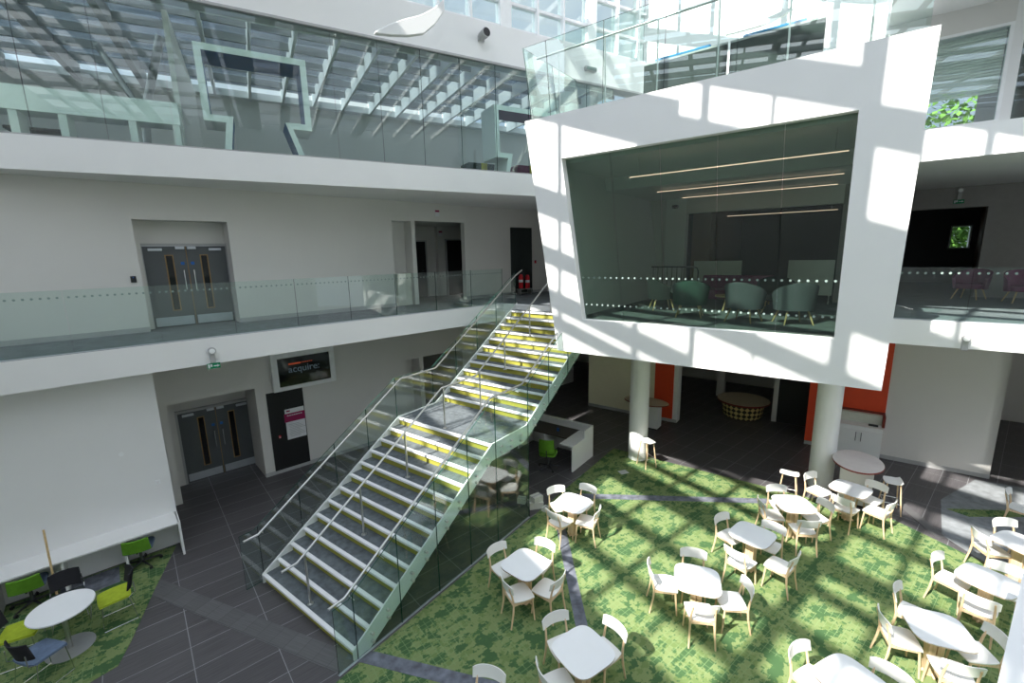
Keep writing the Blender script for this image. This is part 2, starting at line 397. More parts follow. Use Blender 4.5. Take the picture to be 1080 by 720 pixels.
# rear wall with recesses
Y = 13.35; D = 14.6
mb = MB()
mb.box(.52, .76, Y, D, 0, 3.93, 'wall'); mb.box(.76, 2.68, Y, D, 2.6, 3.93, 'wall'); mb.box(2.68, 7.22, Y, D+.2, 0, 3.93, 'wall')
mb.box(7.22, 7.76, Y, D, 2.58, 3.93, 'wall'); mb.box(7.22, 7.76, Y+.5, D, 0, 2.58, 'wall'); mb.box(7.76, 7.92, Y, D, 0, 3.93, 'wall')
mb.box(7.92, 9.6, Y, D, 2.59, 3.93, 'wall'); mb.box(9.6, 16, Y, D, 0, 3.93, 'wall')
mb.box(.52, 2.9, D+.02, D+.3, 2.0, 3.93, 'wall'); mb.box(7.92, 9.6, 16.2, 16.4, 0, 3.93, 'wall')
mb.box(.3, .97, D-.12, D+.3, 0, 3.93, 'wall'); mb.box(2.8, 3.1, D-.1, D+.3, 0, 3.93, 'wall'); mb.box(7.76, 7.92, D, 16.3, 0, 3.93, 'wall'); mb.box(9.6, 9.75, D, 16.3, 0, 3.93, 'wall')
frame_L(mb, 'wall_left_rear', **ST)
mb = MB(); mb.box(2.68, 7.22, Y-.015, Y, 0, .11, 'skirt'); mb.box(9.6, 13, Y-.015, Y, 0, .11, 'skirt'); frame_L(mb, 'baseboard_left', **ST)

def double_door(name, x0, x1, y, z0, zh, kick=True, closers=True):
    """pair of grey leaves with slim vision panels, in frame L, facing the hall (towards -y)"""
    g = MB(); g.box(x0-.06, x0, y-.06, y+.1, z0, zh+.06, 'skirt'); g.box(x1, x1+.06, y-.06, y+.1, z0, zh+.06, 'skirt'); g.box(x0, x1, y-.06, y+.1, zh, zh+.06, 'skirt')
    root = frame_L(g, name, **ST); W = (x1-x0)/2; xm = (x0+x1)/2
    for sgn in (-1, 1):
        a, b = (x0+.005, xm-.004) if sgn < 0 else (xm+.004, x1-.005)
        leaf = MB().box(a, b, y, y+.05, z0+.01, zh-.005, 'door').build('door_leaf', root)
        vx = xm + sgn*(W*.42); 
        MB().box(vx-.085, vx+.085, y-.012, y+.01, z0+.38, zh-.2, 'door_trim').build('vision_frame', leaf)
        MB().box(vx-.06, vx+.06, y-.016, y, z0+.405, zh-.225, 'black_glass').build('vision_panel', leaf)
        hx = xm + sgn*.10
        MB().tube([(hx,y,z0+.85),(hx,y-.06,z0+.87),(hx,y-.06,z0+1.33),(hx,y,z0+1.35)], .012, 'chrome', 8).build('handle', leaf)
        MB().box(xm+sgn*.10-.035, xm+sgn*.10+.035, y-.006, y, z0+1.46, z0+1.53, 'blue_sign').build('push_sign', leaf)
        MB().box(a+.03, b-.03, y-.006, y, z0+.03, z0+.24, 'plate').build('kick_plate', leaf)
        MB().box((x0+.1 if sgn < 0 else x1-.36), (x0+.36 if sgn < 0 else x1-.1), y-.06, y, zh-.11, zh-.05, 'plate').build('door_closer', leaf, bevel=.005)
        MB().box(xm+sgn*.03, xm+sgn*.2, y-.06, y, zh-.07, zh-.01, 'plate').build('door_magnet', leaf)
    MB().box(xm-.008, xm+.008, y-.004, y+.02, z0+.01, zh, 'door_trim').build('meeting_strip', root)
    return root
double_door('door_1', 1.02, 2.75, D-.06, 0, 2.0)

# ------------------------------------------------------------------ left wall, first storey
Y1 = 12.9
mb = MB()
mb.box(-9, .70, Y1, 15.6, Z1, 7.69, 'wall'); mb.box(.70, 2.48, Y1, 13.9, 6.93, 7.69, 'wall')
mb.box(2.48, 6.84, Y1, 15.6, Z1, 7.69, 'wall'); mb.box(6.84, 7.50, Y1+.45, 15.6, Z1, 7.69, 'wall'); mb.box(6.84, 7.50, Y1, Y1+.45, 7.10, 7.69, 'wall')
mb.box(7.50, 7.64, Y1, 15.6, Z1, 7.69, 'wall'); mb.box(7.64, 9.57, Y1, 15.6, 7.12, 7.69, 'wall'); mb.box(9.57, 11.4, Y1+.2, 15.6, 7.12, 7.69, 'wall'); mb.box(9.57, 11.4, Y1, Y1+.2, Z1, 7.69, 'wall'); mb.box(11.4, 20, Y1, 15.6, Z1, 7.69, 'wall')
mb.box(7.64, 9.85, 15.2, 15.6, Z1, 7.12, 'wall'); mb.box(9.85, 11.4, 15.0, 15.6, Z1, 7.12, 'wall'); mb.box(.70, 2.48, 13.46, 13.9, 6.38, 6.95, 'wall')
mb.box(.3, .80, 13.3, 13.9, Z1, 7.0, 'wall'); mb.box(2.47, 2.9, 13.42, 13.9, Z1, 7.0, 'wall')
frame_L(mb, 'wall_left_upper', **ST)
mb = MB()
for a, b in ((-9,.70),(2.48,6.84),(9.57,20)): mb.box(a, b, Y1-.015, Y1, Z1, Z1+.11, 'skirt')
frame_L(mb, 'baseboard_left_upper', **ST)
double_door('door_2', .82, 2.46, 13.40, Z1, 6.37)
def plain_door(name, x0, x1, y, z0, zh):
    g = MB(); g.box(x0-.05, x0, y-.03, y+.05, z0, zh+.05, 'skirt'); g.box(x1, x1+.05, y-.03, y+.05, z0, zh+.05, 'skirt'); g.box(x0, x1, y-.03, y+.05, zh, zh+.05, 'skirt')
    r = frame_L(g, name, **ST)
    lf = MB().box(x0, x1, y, y+.045, z0, zh, 'black').build('door_leaf', r); MB().tube([(x1-.1,y,z0+1),(x1-.1,y-.05,z0+1),(x1-.22,y-.05,z0+1)], .01, 'chrome', 8).build('handle', lf)
    return r
plain_door('door_3', 8.45, 9.36, 15.14, Z1, 6.55)
plain_door('door_4', 10.2, 11.05, 14.94, Z1, 6.6)

# ------------------------------------------------------------------ second storey, left: glazed screen and wall over it (frame U)
ZG, ZW = 11.08, 12.0
mb = MB(); mb.box(-8, 15.4, 0, .35, ZG, ZW, 'white'); frame_U(mb, 'wall_left_top', **ST)
mb = MB(); mb.box(-8, 15.4, -.02, .37, ZG-.05, ZG, 'skirt'); frame_U(mb, 'trim_1', **ST)
# windows in a band above
mb = MB()
mb.box(-8, 15.4, .05, .30, 14.2, 14.5, 'frame_white')
wb = frame_U(mb, 'window_1', **ST)
x = -7.6; k = 0
posts = []
while x < 15.2:
    wd = .34 if k % 3 == 0 else .07
    MB().box(x, x+wd, .02, .30, ZW, 14.2, 'frame_white').build('mullion', wb); posts.append(x)
    x += wd + .82; k += 1
for z in (ZW, 12.62, 13.4):
    MB().box(-8, 15.4, .08, .24, z, z+.075, 'frame_white').build('transom', wb)
MB().pane(-8, 15.4, .15, .17, ZW, 14.2, 'glass', 'glass_edge').build('window_pane', wb)
# glass screen: full-height panes
gs = empty('glass_screen', (UO[0],UO[1],Z2), RZU, 'full-height green-tinted glass screen along the upper left gallery', 'glass screen')
xs = [-4.85+1.05*i for i in range(18)]
for a in xs:
    MB().pane(a+.004, a+1.046, .05, .07, 0, ZG-.05-Z2, 'glass_screen', 'glass_edge').build('glass_panel', gs)
MB().box(-4.85, 14.05, .03, .09, 0, .03, 'skirt').build('floor_channel', gs)
# rooms behind the screen
mb = MB(); mb.box(-8, 15.4, 6.6, 6.8, Z2, ZG+.3, 'wall'); frame_U(mb, 'wall_gallery', **ST); mb = MB(); mb.box(-8.2, -8, .2, 6.8, Z2, ZG+.3, 'wall'); frame_U(mb, 'wall_gallery_end', **ST)
mb = MB(); mb.box(-8.2, 15.4, .35, .8, ZG+.1, ZG+.3, 'white'); mb.box(-8.2, 15.4, 6.3, 6.8, ZG+.1, ZG+.3, 'white'); frame_U(mb, 'ceiling_gallery', **ST)
frame_U(MB().pane(-8.2, 15.4, .75, 6.35, ZG+.46, ZG+.475, 'fritted', 'glass_edge'), 'window_6', **ST)
for i in range(13): frame_U(MB().box(3.1+.96*i, 3.17+.96*i, .7, 6.4, ZG+.08, ZG+.45, 'white'), 'ceiling_rafter', **ST)
for i in range(6): frame_U(MB().box(-6.2+1.5*i, -6.05+1.5*i, .7, 6.4, ZG+.02, ZG+.45, 'roof_grey'), 'ceiling_rafter', **ST)
for i, y in enumerate((1.5, 2.4, 3.4, 4.4, 5.4)): frame_U(MB().box(-8.2, 15.4, y, y+.06, ZG+.26, ZG+.44, 'roof_grey'), 'ceiling_purlin', **ST)
frame_U(MB().tube([(1.6,3.0,Z2),(1.7,3.0,9.6),(2.3,2.4,ZG+.1)], .09, 'roof_grey', 10), 'pillar_column', **ST)
frame_U(MB().tube([(1.68,3.0,9.5),(.9,3.6,ZG+.1)], .07, 'roof_grey', 10), 'pillar_column', **ST)
mb = MB(); mb.box(2.5, 2.6, 1.0, 6.6, Z2, ZG+.1, 'wall'); frame_U(mb, 'wall_gallery_partition', **ST)

# zigzag-outlined booth frames
def booth(name, x0, x1, ztop, zs, notch, y0, y1, reveal, label, th=.13, mir=True):
    r = empty(name, (UO[0]+0, UO[1]+0, 0), RZU, label, 'booth')
    o = [(x0,ztop),(x1,ztop),(x1-.02,zs),(x1-notch,zs),(x1-notch+.12,Z2),(x1-notch+.12+th,Z2)]
    # closed U outline traced as one ribbon: outer path then inner path back
    out = [(x0+notch-.12-th,Z2),(x0+notch-th-.02,zs-th),(x0,zs-th),(x0-.02,ztop),(x1,ztop),(x1,zs-th),(x1-notch+th+.02,zs-th),(x1-notch+.24+th,Z2)]
    inn = [(x0+notch-.12,Z2),(x0+notch,zs),(x0+th,zs),(x0+th-.02,ztop-th),(x1-th,ztop-th),(x1-th,zs),(x1-notch,zs),(x1-notch+.24,Z2)]
    mb = MB(); n = len(out)
    for a, fl in ((y0,0),(y1,1)):
        v = [(p[0],a,p[1]) for p in out]+[(p[0],a,p[1]) for p in inn]
        fs = [[i,i+1,n+i+1,n+i] for i in range(n-1)]
        mb.add(v, fs if not fl else [f[::-1] for f in fs], 'frame_white')
    v = [(p[0],y0,p[1]) for p in out]+[(p[0],y1,p[1]) for p in out]
    mb.add(v, [[i,n+i,n+i+1,i+1] for i in range(n-1)], 'white')
    mb.build('outline', r)
    mb = MB(); e = .004
    inn2 = [(x, z) for x, z in inn]
    mb2 = []
    v = [(p[0],y0+.01,p[1]) for p in inn]+[(p[0],y1,p[1]) for p in inn]
    mb.add(v, [[i,i+1,n+i+1,n+i] for i in range(n-1)], reveal)
    mb.build('lining', r)
    return r
booth('zigzag_booth', 3.02, 5.12, 10.42, 9.05, .55, .30, 1.15, 'blue_paint', 'white zigzag-outlined booth with blue lining behind the gallery glass')
booth('zigzag_booth', 9.95, 12.4, 10.14, 8.88, .55, .30, 1.15, 'plum_paint', 'white zigzag-outlined booth with plum lining behind the gallery glass')
# white counter beside the blue booth
r = empty('gallery_counter', Uw(0.2,.30)+(Z2,), RZU, 'long white high counter behind the upper left glass', 'counter')
MB().box(-4.8, 2.4, 0, .5, .48, .90, 'frame_white').build('top', r)
for x in (-4.4, -3.0, -1.5, -.15, .52, 1.55, 2.26): MB().box(x, x+.12, .02, .48, 0, .48, 'white').build('leg', r)
r = empty('monitor', Uw(.05,1.9)+(Z2,), RZU, 'dark monitor on a stand under the white gallery counter', 'monitor')
MB().box(-.5, .5, -.3, .3, .40, .47, 'black_plastic').build('screen', r, bevel=.02); MB().box(-.06, .1, -.05, .05, 0, .40, 'black_plastic').build('stand', r)
# dark and yellow seat blocks by the plum booth
r = empty('upholstered_bench', Uw(10.0,1.22)+(Z2,), RZU, 'dark upholstered booth seat with a yellow stripe beside the plum booth', 'bench')
MB().box(-.5, .45, 0, .6, 0, .45, 'dark_fabric').build('base', r, bevel=.02); MB().box(-.08, .12, -.006, .606, 0, .455, 'yellow').build('stripe', r)
r = empty('upholstered_bench', Uw(11.55,1.22)+(Z2,), RZU, 'plum upholstered booth seat with an orange stripe inside the plum booth', 'bench')
MB().box(-.35, .6, 0, .6, 0, .50, 'plum_paint').build('base', r, bevel=.02); MB().box(.1, .22, -.006, .606, 0, .505, 'yellow').build('stripe', r)

# wall speaker, bulkhead lamp, suspended fins
r = empty('wall_speaker', Uw(9.42,0)+(11.62,), RZU, 'small dark round-faced projector speaker high on the white upper wall', 'speaker')
MB().box(-.09, .09, -.05, 0, -.12, .0, 'skirt').build('bracket', r)
sp = MB(); sp.tube([(0,-.05,-.02),(0.03,-.30,-.0)], [.10,.115], 'skirt', 20); sp.build('housing', r)
sp = MB(); sp.tube([(.03,-.301,0),(.031,-.31,0)], .10, 'black_plastic', 20); sp.build('grille', r)
r = empty('bulkhead_lamp', Uw(13.05,0)+(11.42,), RZU, 'oblong white bulkhead lamp on the upper white wall beside the deck glass', 'lamp')
MB().box(-.22, .22, -.10, 0, -.06, .06, 'skirt').build('backplate', r, bevel=.03); MB().box(-.18, .18, -.14, -.09, -.045, .045, 'dots').build('diffuser', r, bevel=.03)
def fin(loc, rz, w, h, label):
    mb = MB()
    up = [(-.5,-.42),(-.3,-.16),(-.08,.06),(.14,.24),(.34,.50),(.5,.80)]; lo = [(-.5,-.46),(-.28,-.42),(-.04,-.34),(.18,-.20),(.36,.12),(.5,.50)]
    up = [(x*w, z*h) for x, z in up]; lo = [(x*w, z*h) for x, z in lo]
    mb.prism_axis(up+lo[::-1], -.06, .06, 'white', 'y')
    o = mb.build('acoustic_fin', loc=loc, rz=rz, bevel=.03); tag(o, label, 'ceiling baffle', None); return o

# ------------------------------------------------------------------ back wall (s = 15.6), frame S: x=t, y=s
SB = 15.6
# ground storey pieces
mb = MB(); mb.box(-7.9, -5.25, SB, SB+.35, 0, 3.93, 'cream'); mb.box(-4.58, -4.42, SB, SB+.35, 0, 3.93, 'white'); frame_S(mb, 'wall_back', **ST)
mb = MB(); mb.box(-5.25, -4.58, SB-.02, SB+.35, 0, 3.93, 'red'); mb.box(-.62, 1.22, 16.02, 16.4, 0, 3.93, 'red'); frame_S(mb, 'wall_back_red', **ST)
mb = MB(); mb.box(1.22, 3.46, 16.05, 16.4, 0, 3.93, 'wall'); mb.box(3.3, 3.46, 16.05, 22, 0, 3.93, 'wall'); frame_S(mb, 'wall_right', **ST)
mb = MB(); mb.box(-7.9, -4.42, SB-.035, SB-.02, 0, .11, 'skirt'); mb.box(1.22, 3.46, 16.03, 16.05, 0, .11, 'skirt'); mb.box(-.62,1.22,16.0,16.02,0,.11,'skirt'); frame_S(mb, 'baseboard_back', **ST)
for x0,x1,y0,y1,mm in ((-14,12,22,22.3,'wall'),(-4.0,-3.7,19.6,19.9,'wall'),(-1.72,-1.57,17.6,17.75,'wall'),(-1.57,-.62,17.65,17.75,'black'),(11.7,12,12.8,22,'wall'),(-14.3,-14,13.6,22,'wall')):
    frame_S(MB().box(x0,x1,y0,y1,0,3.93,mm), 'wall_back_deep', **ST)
# columns
for t, s, lab in ((-4.53, 12.18, 'white round column by the stool at the carpet corner'), (-.08, 13.2, 'white round column behind the café tables and red wall')):
    mb = MB(); mb.lathe([(.27,0),(.27,3.72)], 'white', 40); o = mb.build('pillar_column', loc=Sw(t,s)+(0,), **ST); o['label'] = lab

# first storey back rooms
mb = MB()
mb.box(-8.6, -5.1, SB, SB+.3, Z1, 7.69, 'wall'); mb.box(-5.1, -4.45, SB, SB+.3, Z1, 7.69, 'white'); mb.box(-4.45, -.3, SB, SB+.3, 7.2, 7.69, 'wall'); mb.box(-.3, .9, SB, SB+.3, Z1, 7.69, 'wall_in_shade')
mb.box(.9, 3.05, 19, 19.3, 7.09, 7.69, 'wall_in_shade'); mb.box(3.05, 12, 19, 19.3, Z1, 7.69, 'wall_in_shade')
frame_S(mb, 'wall_back_upper', **ST)
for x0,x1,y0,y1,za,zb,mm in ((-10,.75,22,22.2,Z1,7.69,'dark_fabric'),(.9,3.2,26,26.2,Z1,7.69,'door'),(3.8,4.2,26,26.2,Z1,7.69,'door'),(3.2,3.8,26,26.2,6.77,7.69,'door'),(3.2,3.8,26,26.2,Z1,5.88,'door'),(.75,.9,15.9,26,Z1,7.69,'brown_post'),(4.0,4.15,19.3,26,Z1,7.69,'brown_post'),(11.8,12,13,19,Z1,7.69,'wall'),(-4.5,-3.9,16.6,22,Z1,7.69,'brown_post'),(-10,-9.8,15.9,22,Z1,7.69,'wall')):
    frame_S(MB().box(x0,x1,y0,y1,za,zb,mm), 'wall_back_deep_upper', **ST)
mb = MB(); mb.ring([(3.18,5.86),(3.82,5.86),(3.82,6.79),(3.18,6.79)], [(3.23,5.91),(3.77,5.91),(3.77,6.74),(3.23,6.74)], 25.95, 26.25, 'frame_white'); w2 = frame_S(mb, 'window_2', **ST)
MB().pane(3.23, 3.77, 26.09, 26.11, 5.91, 6.74, 'glass', 'glass_edge').build('window_pane', w2)

# second storey back wall: window with blinds on the right, sunlit wall above the deck
mb = MB()
mb.box(-6.05, .9, SB, SB+.3, Z2, 14.2, 'white'); mb.box(.9, 2.42, SB, SB+.3, 10.85, 11.7, 'wall'); mb.box(.9, 2.42, SB, SB+.3, Z2, 8.75, 'wall'); mb.box(2.42, 2.6, SB, SB+.3, Z2, 11.7, 'white')
mb.box(2.6, 5.6, SB, SB+.3, 10.8, 11.7, 'wall')
frame_S(mb, 'wall_back_top', **ST)
mb = MB(); mb.box(.2, 12, 12.9, 22, 11.35, 11.7, 'white'); frame_S(mb, 'ceiling_right', **ST)
mb = MB(); mb.ring([(.9,8.75),(2.42,8.75),(2.42,10.85),(.9,10.85)], [(.98,8.83),(2.36,8.83),(2.36,10.79),(.98,10.79)], SB, SB+.12, 'frame_white'); w3 = frame_S(mb, 'window_3', **ST)
MB().pane(.98, 2.36, SB+.05, SB+.06, 8.83, 10.79, 'glass', 'glass_edge').build('window_pane', w3)
bl = empty('window_blind', Sw(1.67,SB+.22)+(10.79,), RZS, 'white horizontal slatted blind in the upper right window', 'blind')
for i in range(20):
    z = -.04-.066*i
    MB().add([(-.68,-.02,z-.03),(.68,-.02,z-.03),(.68,.02,z+.034),(-.68,.02,z+.034)], [[0,1,2,3]], 'blind').box(-.68,.68,.018,.022,z-.026,z-.022,'blind').build('slat', bl)
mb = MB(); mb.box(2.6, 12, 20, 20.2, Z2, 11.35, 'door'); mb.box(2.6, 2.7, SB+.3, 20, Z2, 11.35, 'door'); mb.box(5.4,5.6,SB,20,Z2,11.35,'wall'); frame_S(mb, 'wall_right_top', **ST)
mb = MB(); mb.pane(2.6, 5.4, SB+.05, SB+.07, Z2, 10.8, 'glass_screen', 'glass_edge'); w4 = frame_S(mb, 'window_4', **ST)
d = MB()
for i in range(26):
    x = 2.7+.1*i; d.lathe([(.02,0),(.02,.003)], 'dots', 12)
    # stand the disc up on the pane
    for q in range(len(d.v)-24, len(d.v)):
        v = d.v[q]; d.v[q] = (x+v[0], SB+.046-v[2], 9.95+v[1])
d.build('dots', w4)

# ------------------------------------------------------------------ viewing box
F0, F1 = 9.26, 9.50
outer = [(-5.54,3.69),(.615,3.69),(.705,9.05),(-6.42,9.05)]
inner = [(-4.87,4.49),(-.095,4.49),(-.12,8.10),(-5.43,8.10)]
mb = MB(); mb.ring(outer, inner, F0, F1, 'white'); frame_S(mb, 'wall_front', **ST)
mb = MB()
# side walls follow the slanted outline
for (xo0, xo1, xi0, xi1) in ((-5.54,-6.42,-5.10,-5.75), (.615,.705,.30,.35)):
    a = [(xo0,3.69),(xi0,3.69),(xi1,Z2),(xo1 if xo1<0 else xo1,Z2)]
    zt = (Z2-3.69)/(9.05-3.69); a[3] = (xo0+(xo1-xo0)*zt, Z2)
    mb.prism_axis(a, F1, SB if xo0 < 0 else 12.6, 'white', 'y')
frame_S(mb, 'wall_front_side', **ST)
mb = MB(); mb.prism_axis([(-5.54,3.70),(.61,3.70),(.63,Z1-.005),(-5.66,Z1-.005)], F1, 12.0, 'white', 'y', ); frame_S(mb, 'floor_box', **ST)
mb = MB(); mb.box(-5.3, .4, F1, SB, Z1-.004, Z1+.006, 'carpet1'); frame_S(mb, 'floor_carpet_box', **ST)
mb = MB(); mb.prism_axis([(-5.9,8.02),(.6,8.02),(.68,Z2),(-6.28,Z2)], F1, 12.2, 'white', 'y'); frame_S(mb, 'ceiling_box', **ST)
# glazing
pw = empty('window_5', Sw(0,0)+(0,), RZS, 'tinted glazing of the white viewing box', 'window'); pw['kind'] = 'structure'; del pw['category']
def xin(left, z): 
    f = (z-4.49)/(8.10-4.49)
    return (-4.87+(-5.43+4.87)*f) if left else (-.095+(-.12+.095)*f)
cuts = [(-4.87,-5.43), (-3.95,-4.35), (-3.02,-3.28), (-2.02,-2.20), (-.99,-1.12), (-.095,-.12)]
for (a0,a1),(b0,b1) in zip(cuts, cuts[1:]):
    v = [(a0+.006,F1-.06,4.49),(b0-.006,F1-.06,4.49),(b1-.006,F1-.06,8.10),(a1+.006,F1-.06,8.10)]
    w = [(x,F1-.045,z) for x,_,z in v]
    mb = MB(); mb.add(v+w, [[0,1,2,3],[7,6,5,4]], 'glass_pod'); mb.add(v+w, [[0,4,5,1],[1,5,6,2],[2,6,7,3],[3,7,4,0]], 'glass_edge')
    # two rows of frosted dots
    for zr in (Z1+.98, Z1+.36):
        f = (zr-4.49)/3.61; xa = a0+(a1-a0)*f; xb = b0+(b1-b0)*f; n = max(1, int((xb-xa)/.125))
        for i in range(n):
            cx = xa+(i+.5)*(xb-xa)/n
            mb.add([(cx+.021*math.cos(2*PI*k/12), F1-.062, zr+.021*math.sin(2*PI*k/12)) for k in range(12)], [list(range(12))], 'dots')
    mb.build('glass_panel', pw)

# box interior
def strip_light(t0, t1, s_, z, zc, label):
    r = empty('strip_light', Sw((t0+t1)/2, s_)+(z,), RZS, label, 'strip light', 'strip lights in the viewing box'); w = (t1-t0)/2
    MB().box(-w, w, -.011, .011, 0, .014, 'warm_lamp').build('diffuser', r)
    for x in (-w*.9, w*.9): MB().tube([(x,0,.025),(x,0,zc-z)], .006, 'steel', 6).build('hanger', r)
strip_light(-4.1, -.2, 9.95, 7.62, 8.018, 'warm hanging strip light nearest the glass of the viewing box')
strip_light(-4.5, -.3, 12.9, 7.62, 7.688, 'warm hanging strip light in the middle of the viewing box')
strip_light(-4.4, -.45, 14.9, 7.62, 7.688, 'warm hanging strip light deepest inside the viewing box')
strip_light(-4.1, -.5, 19.0, 7.25, 7.688, 'warm strip light beyond the dark opening behind the whiteboards')

# ------------------------------------------------------------------ balustrades
def dots_on(mb, x0, x1, y, zr, step=.095, r=.02):
    n = int((x1-x0)/step)
    for i in range(n):
        cx = x0+(i+.5)*(x1-x0)/n
        mb.add([(cx+r*math.cos(2*PI*k/10), y, zr+r*math.sin(2*PI*k/10)) for k in range(10)], [list(range(10))], 'dots')
b1 = empty('glass_balustrade', Lw(0,10.88)+(Z1,), RZL, 'long frameless glass balustrade with a dotted line on the first-floor left gallery', 'balustrade')
x = -4.25
while x < 9.3:
    mb = MB().pane(x+.004, min(x+1.246,9.5), 0, .018, 0, 1.10, 'glass', 'glass_edge'); dots_on(mb, x+.02, min(x+1.23,9.48), -.002, .975)
    mb.build('glass_panel', b1); x += 1.25
MB().box(-4.25, 9.5, -.02, .04, 0, .012, 'plate').build('floor_channel', b1)
b2 = empty('glass_balustrade', Sw(.7,12.76)+(Z1,), RZS, 'frameless glass balustrade with a dotted line right of the viewing box', 'balustrade')
x = 0
while x < 6:
    mb = MB().pane(x+.004, x+1.296, 0, .018, 0, 1.10, 'glass', 'glass_edge'); dots_on(mb, x+.02, x+1.28, -.002, .98, .125, .024)
    mb.build('glass_panel', b2); x += 1.3
MB().box(0, 6.5, -.02, .04, 0, .012, 'plate').build('floor_channel', b2)
b3 = empty('glass_balustrade', Sw(0,9.40)+(9.05,), RZS, 'tall glass balustrade with a steel handrail on top of the white viewing box', 'balustrade')
lean = (-6.26, -6.55)
edges = [(-6.26,-6.56),(-5.80,-5.93)]+[(-5.80+1.28*i,)*2 for i in range(1,5)]+[(.60,.62)]
for (a0,a1),(b0,b1_) in zip(edges, edges[1:]):
    v = [(a0+.004,0,-.02),(b0-.004,0,-.02),(b1_-.004,0,1.62),(a1+.004,0,1.62)]; w = [(p[0],.018,p[2]) for p in v]
    mb = MB(); mb.add(v+w, [[0,1,2,3],[7,6,5,4]], 'glass'); mb.add(v+w, [[0,4,5,1],[1,5,6,2],[2,6,7,3],[3,7,4,0]], 'glass_edge'); mb.build('glass_panel', b3)
for k in range(2):
    y0, y1 = .03+1.25*k, .03+1.25*k+1.24
    v = [(-6.26,y0,-.7),(-6.26,y1,-.7),(-6.55,y1,1.62),(-6.55,y0,1.62)]; w = [(p[0]+.018,p[1],p[2]) for p in v]
    mb = MB(); mb.add(v+w, [[0,1,2,3],[7,6,5,4]], 'glass'); mb.add(v+w, [[0,4,5,1],[1,5,6,2],[2,6,7,3],[3,7,4,0]], 'glass_edge'); mb.build('glass_panel', b3)
MB().tube([(-6.29,.2,1.39),(.55,.2,1.41)], .024, 'steel', 12).build('handrail', b3)
for i in range(6):
    t = -5.70+1.12*i
    MB().tube([(t,.2,1.39),(t+.02,.21,.5),(t+.02,.2,-.74)], .016, 'steel', 8).build('post', b3)

# ------------------------------------------------------------------ staircase (local x across, y up the flight)
G, RS = .2826, .172
T0, S0 = -6.905, 3.158
st = empty('staircase', Sw(T0,S0)+(0,), RZS, 'wide white steel staircase with carpeted treads, lime risers and glass sides', 'staircase')
def nos(i): return (G*i if i < 13 else 3.391+1.464+G*(i-13)), RS*(i+1)
XW = 1.425
for i in range(26):
    y, z = nos(i)
    y2 = nos(i+1)[0] if i < 25 else y+.3
    if i < 25:
        tr = MB().box(-XW, XW, y+.01, y2+.012, z-.05, z, 'white_steel', top='tread').build('landing' if i == 12 else 'tread', st)
    else: tr = st
    MB().box(-XW, XW, y-.028, y+.042, z-.046, z+.004, 'nosing').build('nosing', tr, bevel=.006)
    MB().box(-XW, XW, y+.012, y+.022, z-RS, z-.046, 'lime').build('riser', st)
def stringer(x0, x1):
    top = [(-.03,0),(-.03,.185),(3.391,2.262),(4.60,2.262),(8.30,4.515)]
    bot = [(8.30,4.10),(4.56,1.90),(3.37,1.90),(.26,0)]
    MB().prism_axis(top+bot, x0, x1, 'white_steel', 'x').build('stringer', st)
stringer(1.425, 1.45); stringer(-1.45, -1.425)
def ftop(y):
    if y < -.05: return 1.10
    if y < 3.39: return 1.10+(y+.05)*(3.20-1.10)/3.44
    if y < 4.58: return 3.20
    return min(3.20+(y-4.58)*.6086, 5.57)
def fbot(y):
    if y < .28: return 0
    if y < 3.37: return max(0, .02+.6086*(y-.26))
    if y < 4.56: return 1.92
    return 1.92+(y-4.56)*.6086
def gpanel(y0, y1, x, floor):
    ys = [y0+.004]+[k for k in (-.05,.28,3.39,4.58) if y0+.01 < k < y1-.01]+[y1-.004]
    top = [(y, ftop(y)) for y in ys]; bot = [(y, .012 if floor else fbot(y)) for y in ys][::-1]
    poly = top+bot; n = len(poly)
    v = [(x,p[0],p[1]) for p in poly]+[(x+.018,p[0],p[1]) for p in poly]
    mb = MB(); mb.add(v, [list(range(n)), list(range(n,2*n))[::-1]], 'glass'); mb.add(v, [[i,n+i,n+(i+1)%n,(i+1)%n] for i in range(n)], 'glass_edge')
    mb.build('glass_panel', st)
ry = [-.31,.0+.02,.87,1.74,2.61,3.46,4.62]
for a, b in zip(ry, ry[1:]): gpanel(a, b, 1.475, True)
ry2 = [4.62,5.5,6.4,7.3,8.25]
for a, b in zip(ry2, ry2[1:]): gpanel(a, b, 1.475, False)
ly = [-.31,.0+.02,.85,1.70,2.54,3.39,4.6,5.5,6.4,7.3,8.3]
for a, b in zip(ly, ly[1:]): gpanel(a, b, -1.50, a < 0)
MB().box(1.465, 1.50, -.31, 4.62, .006, .02, 'plate').build('floor_channel', st)
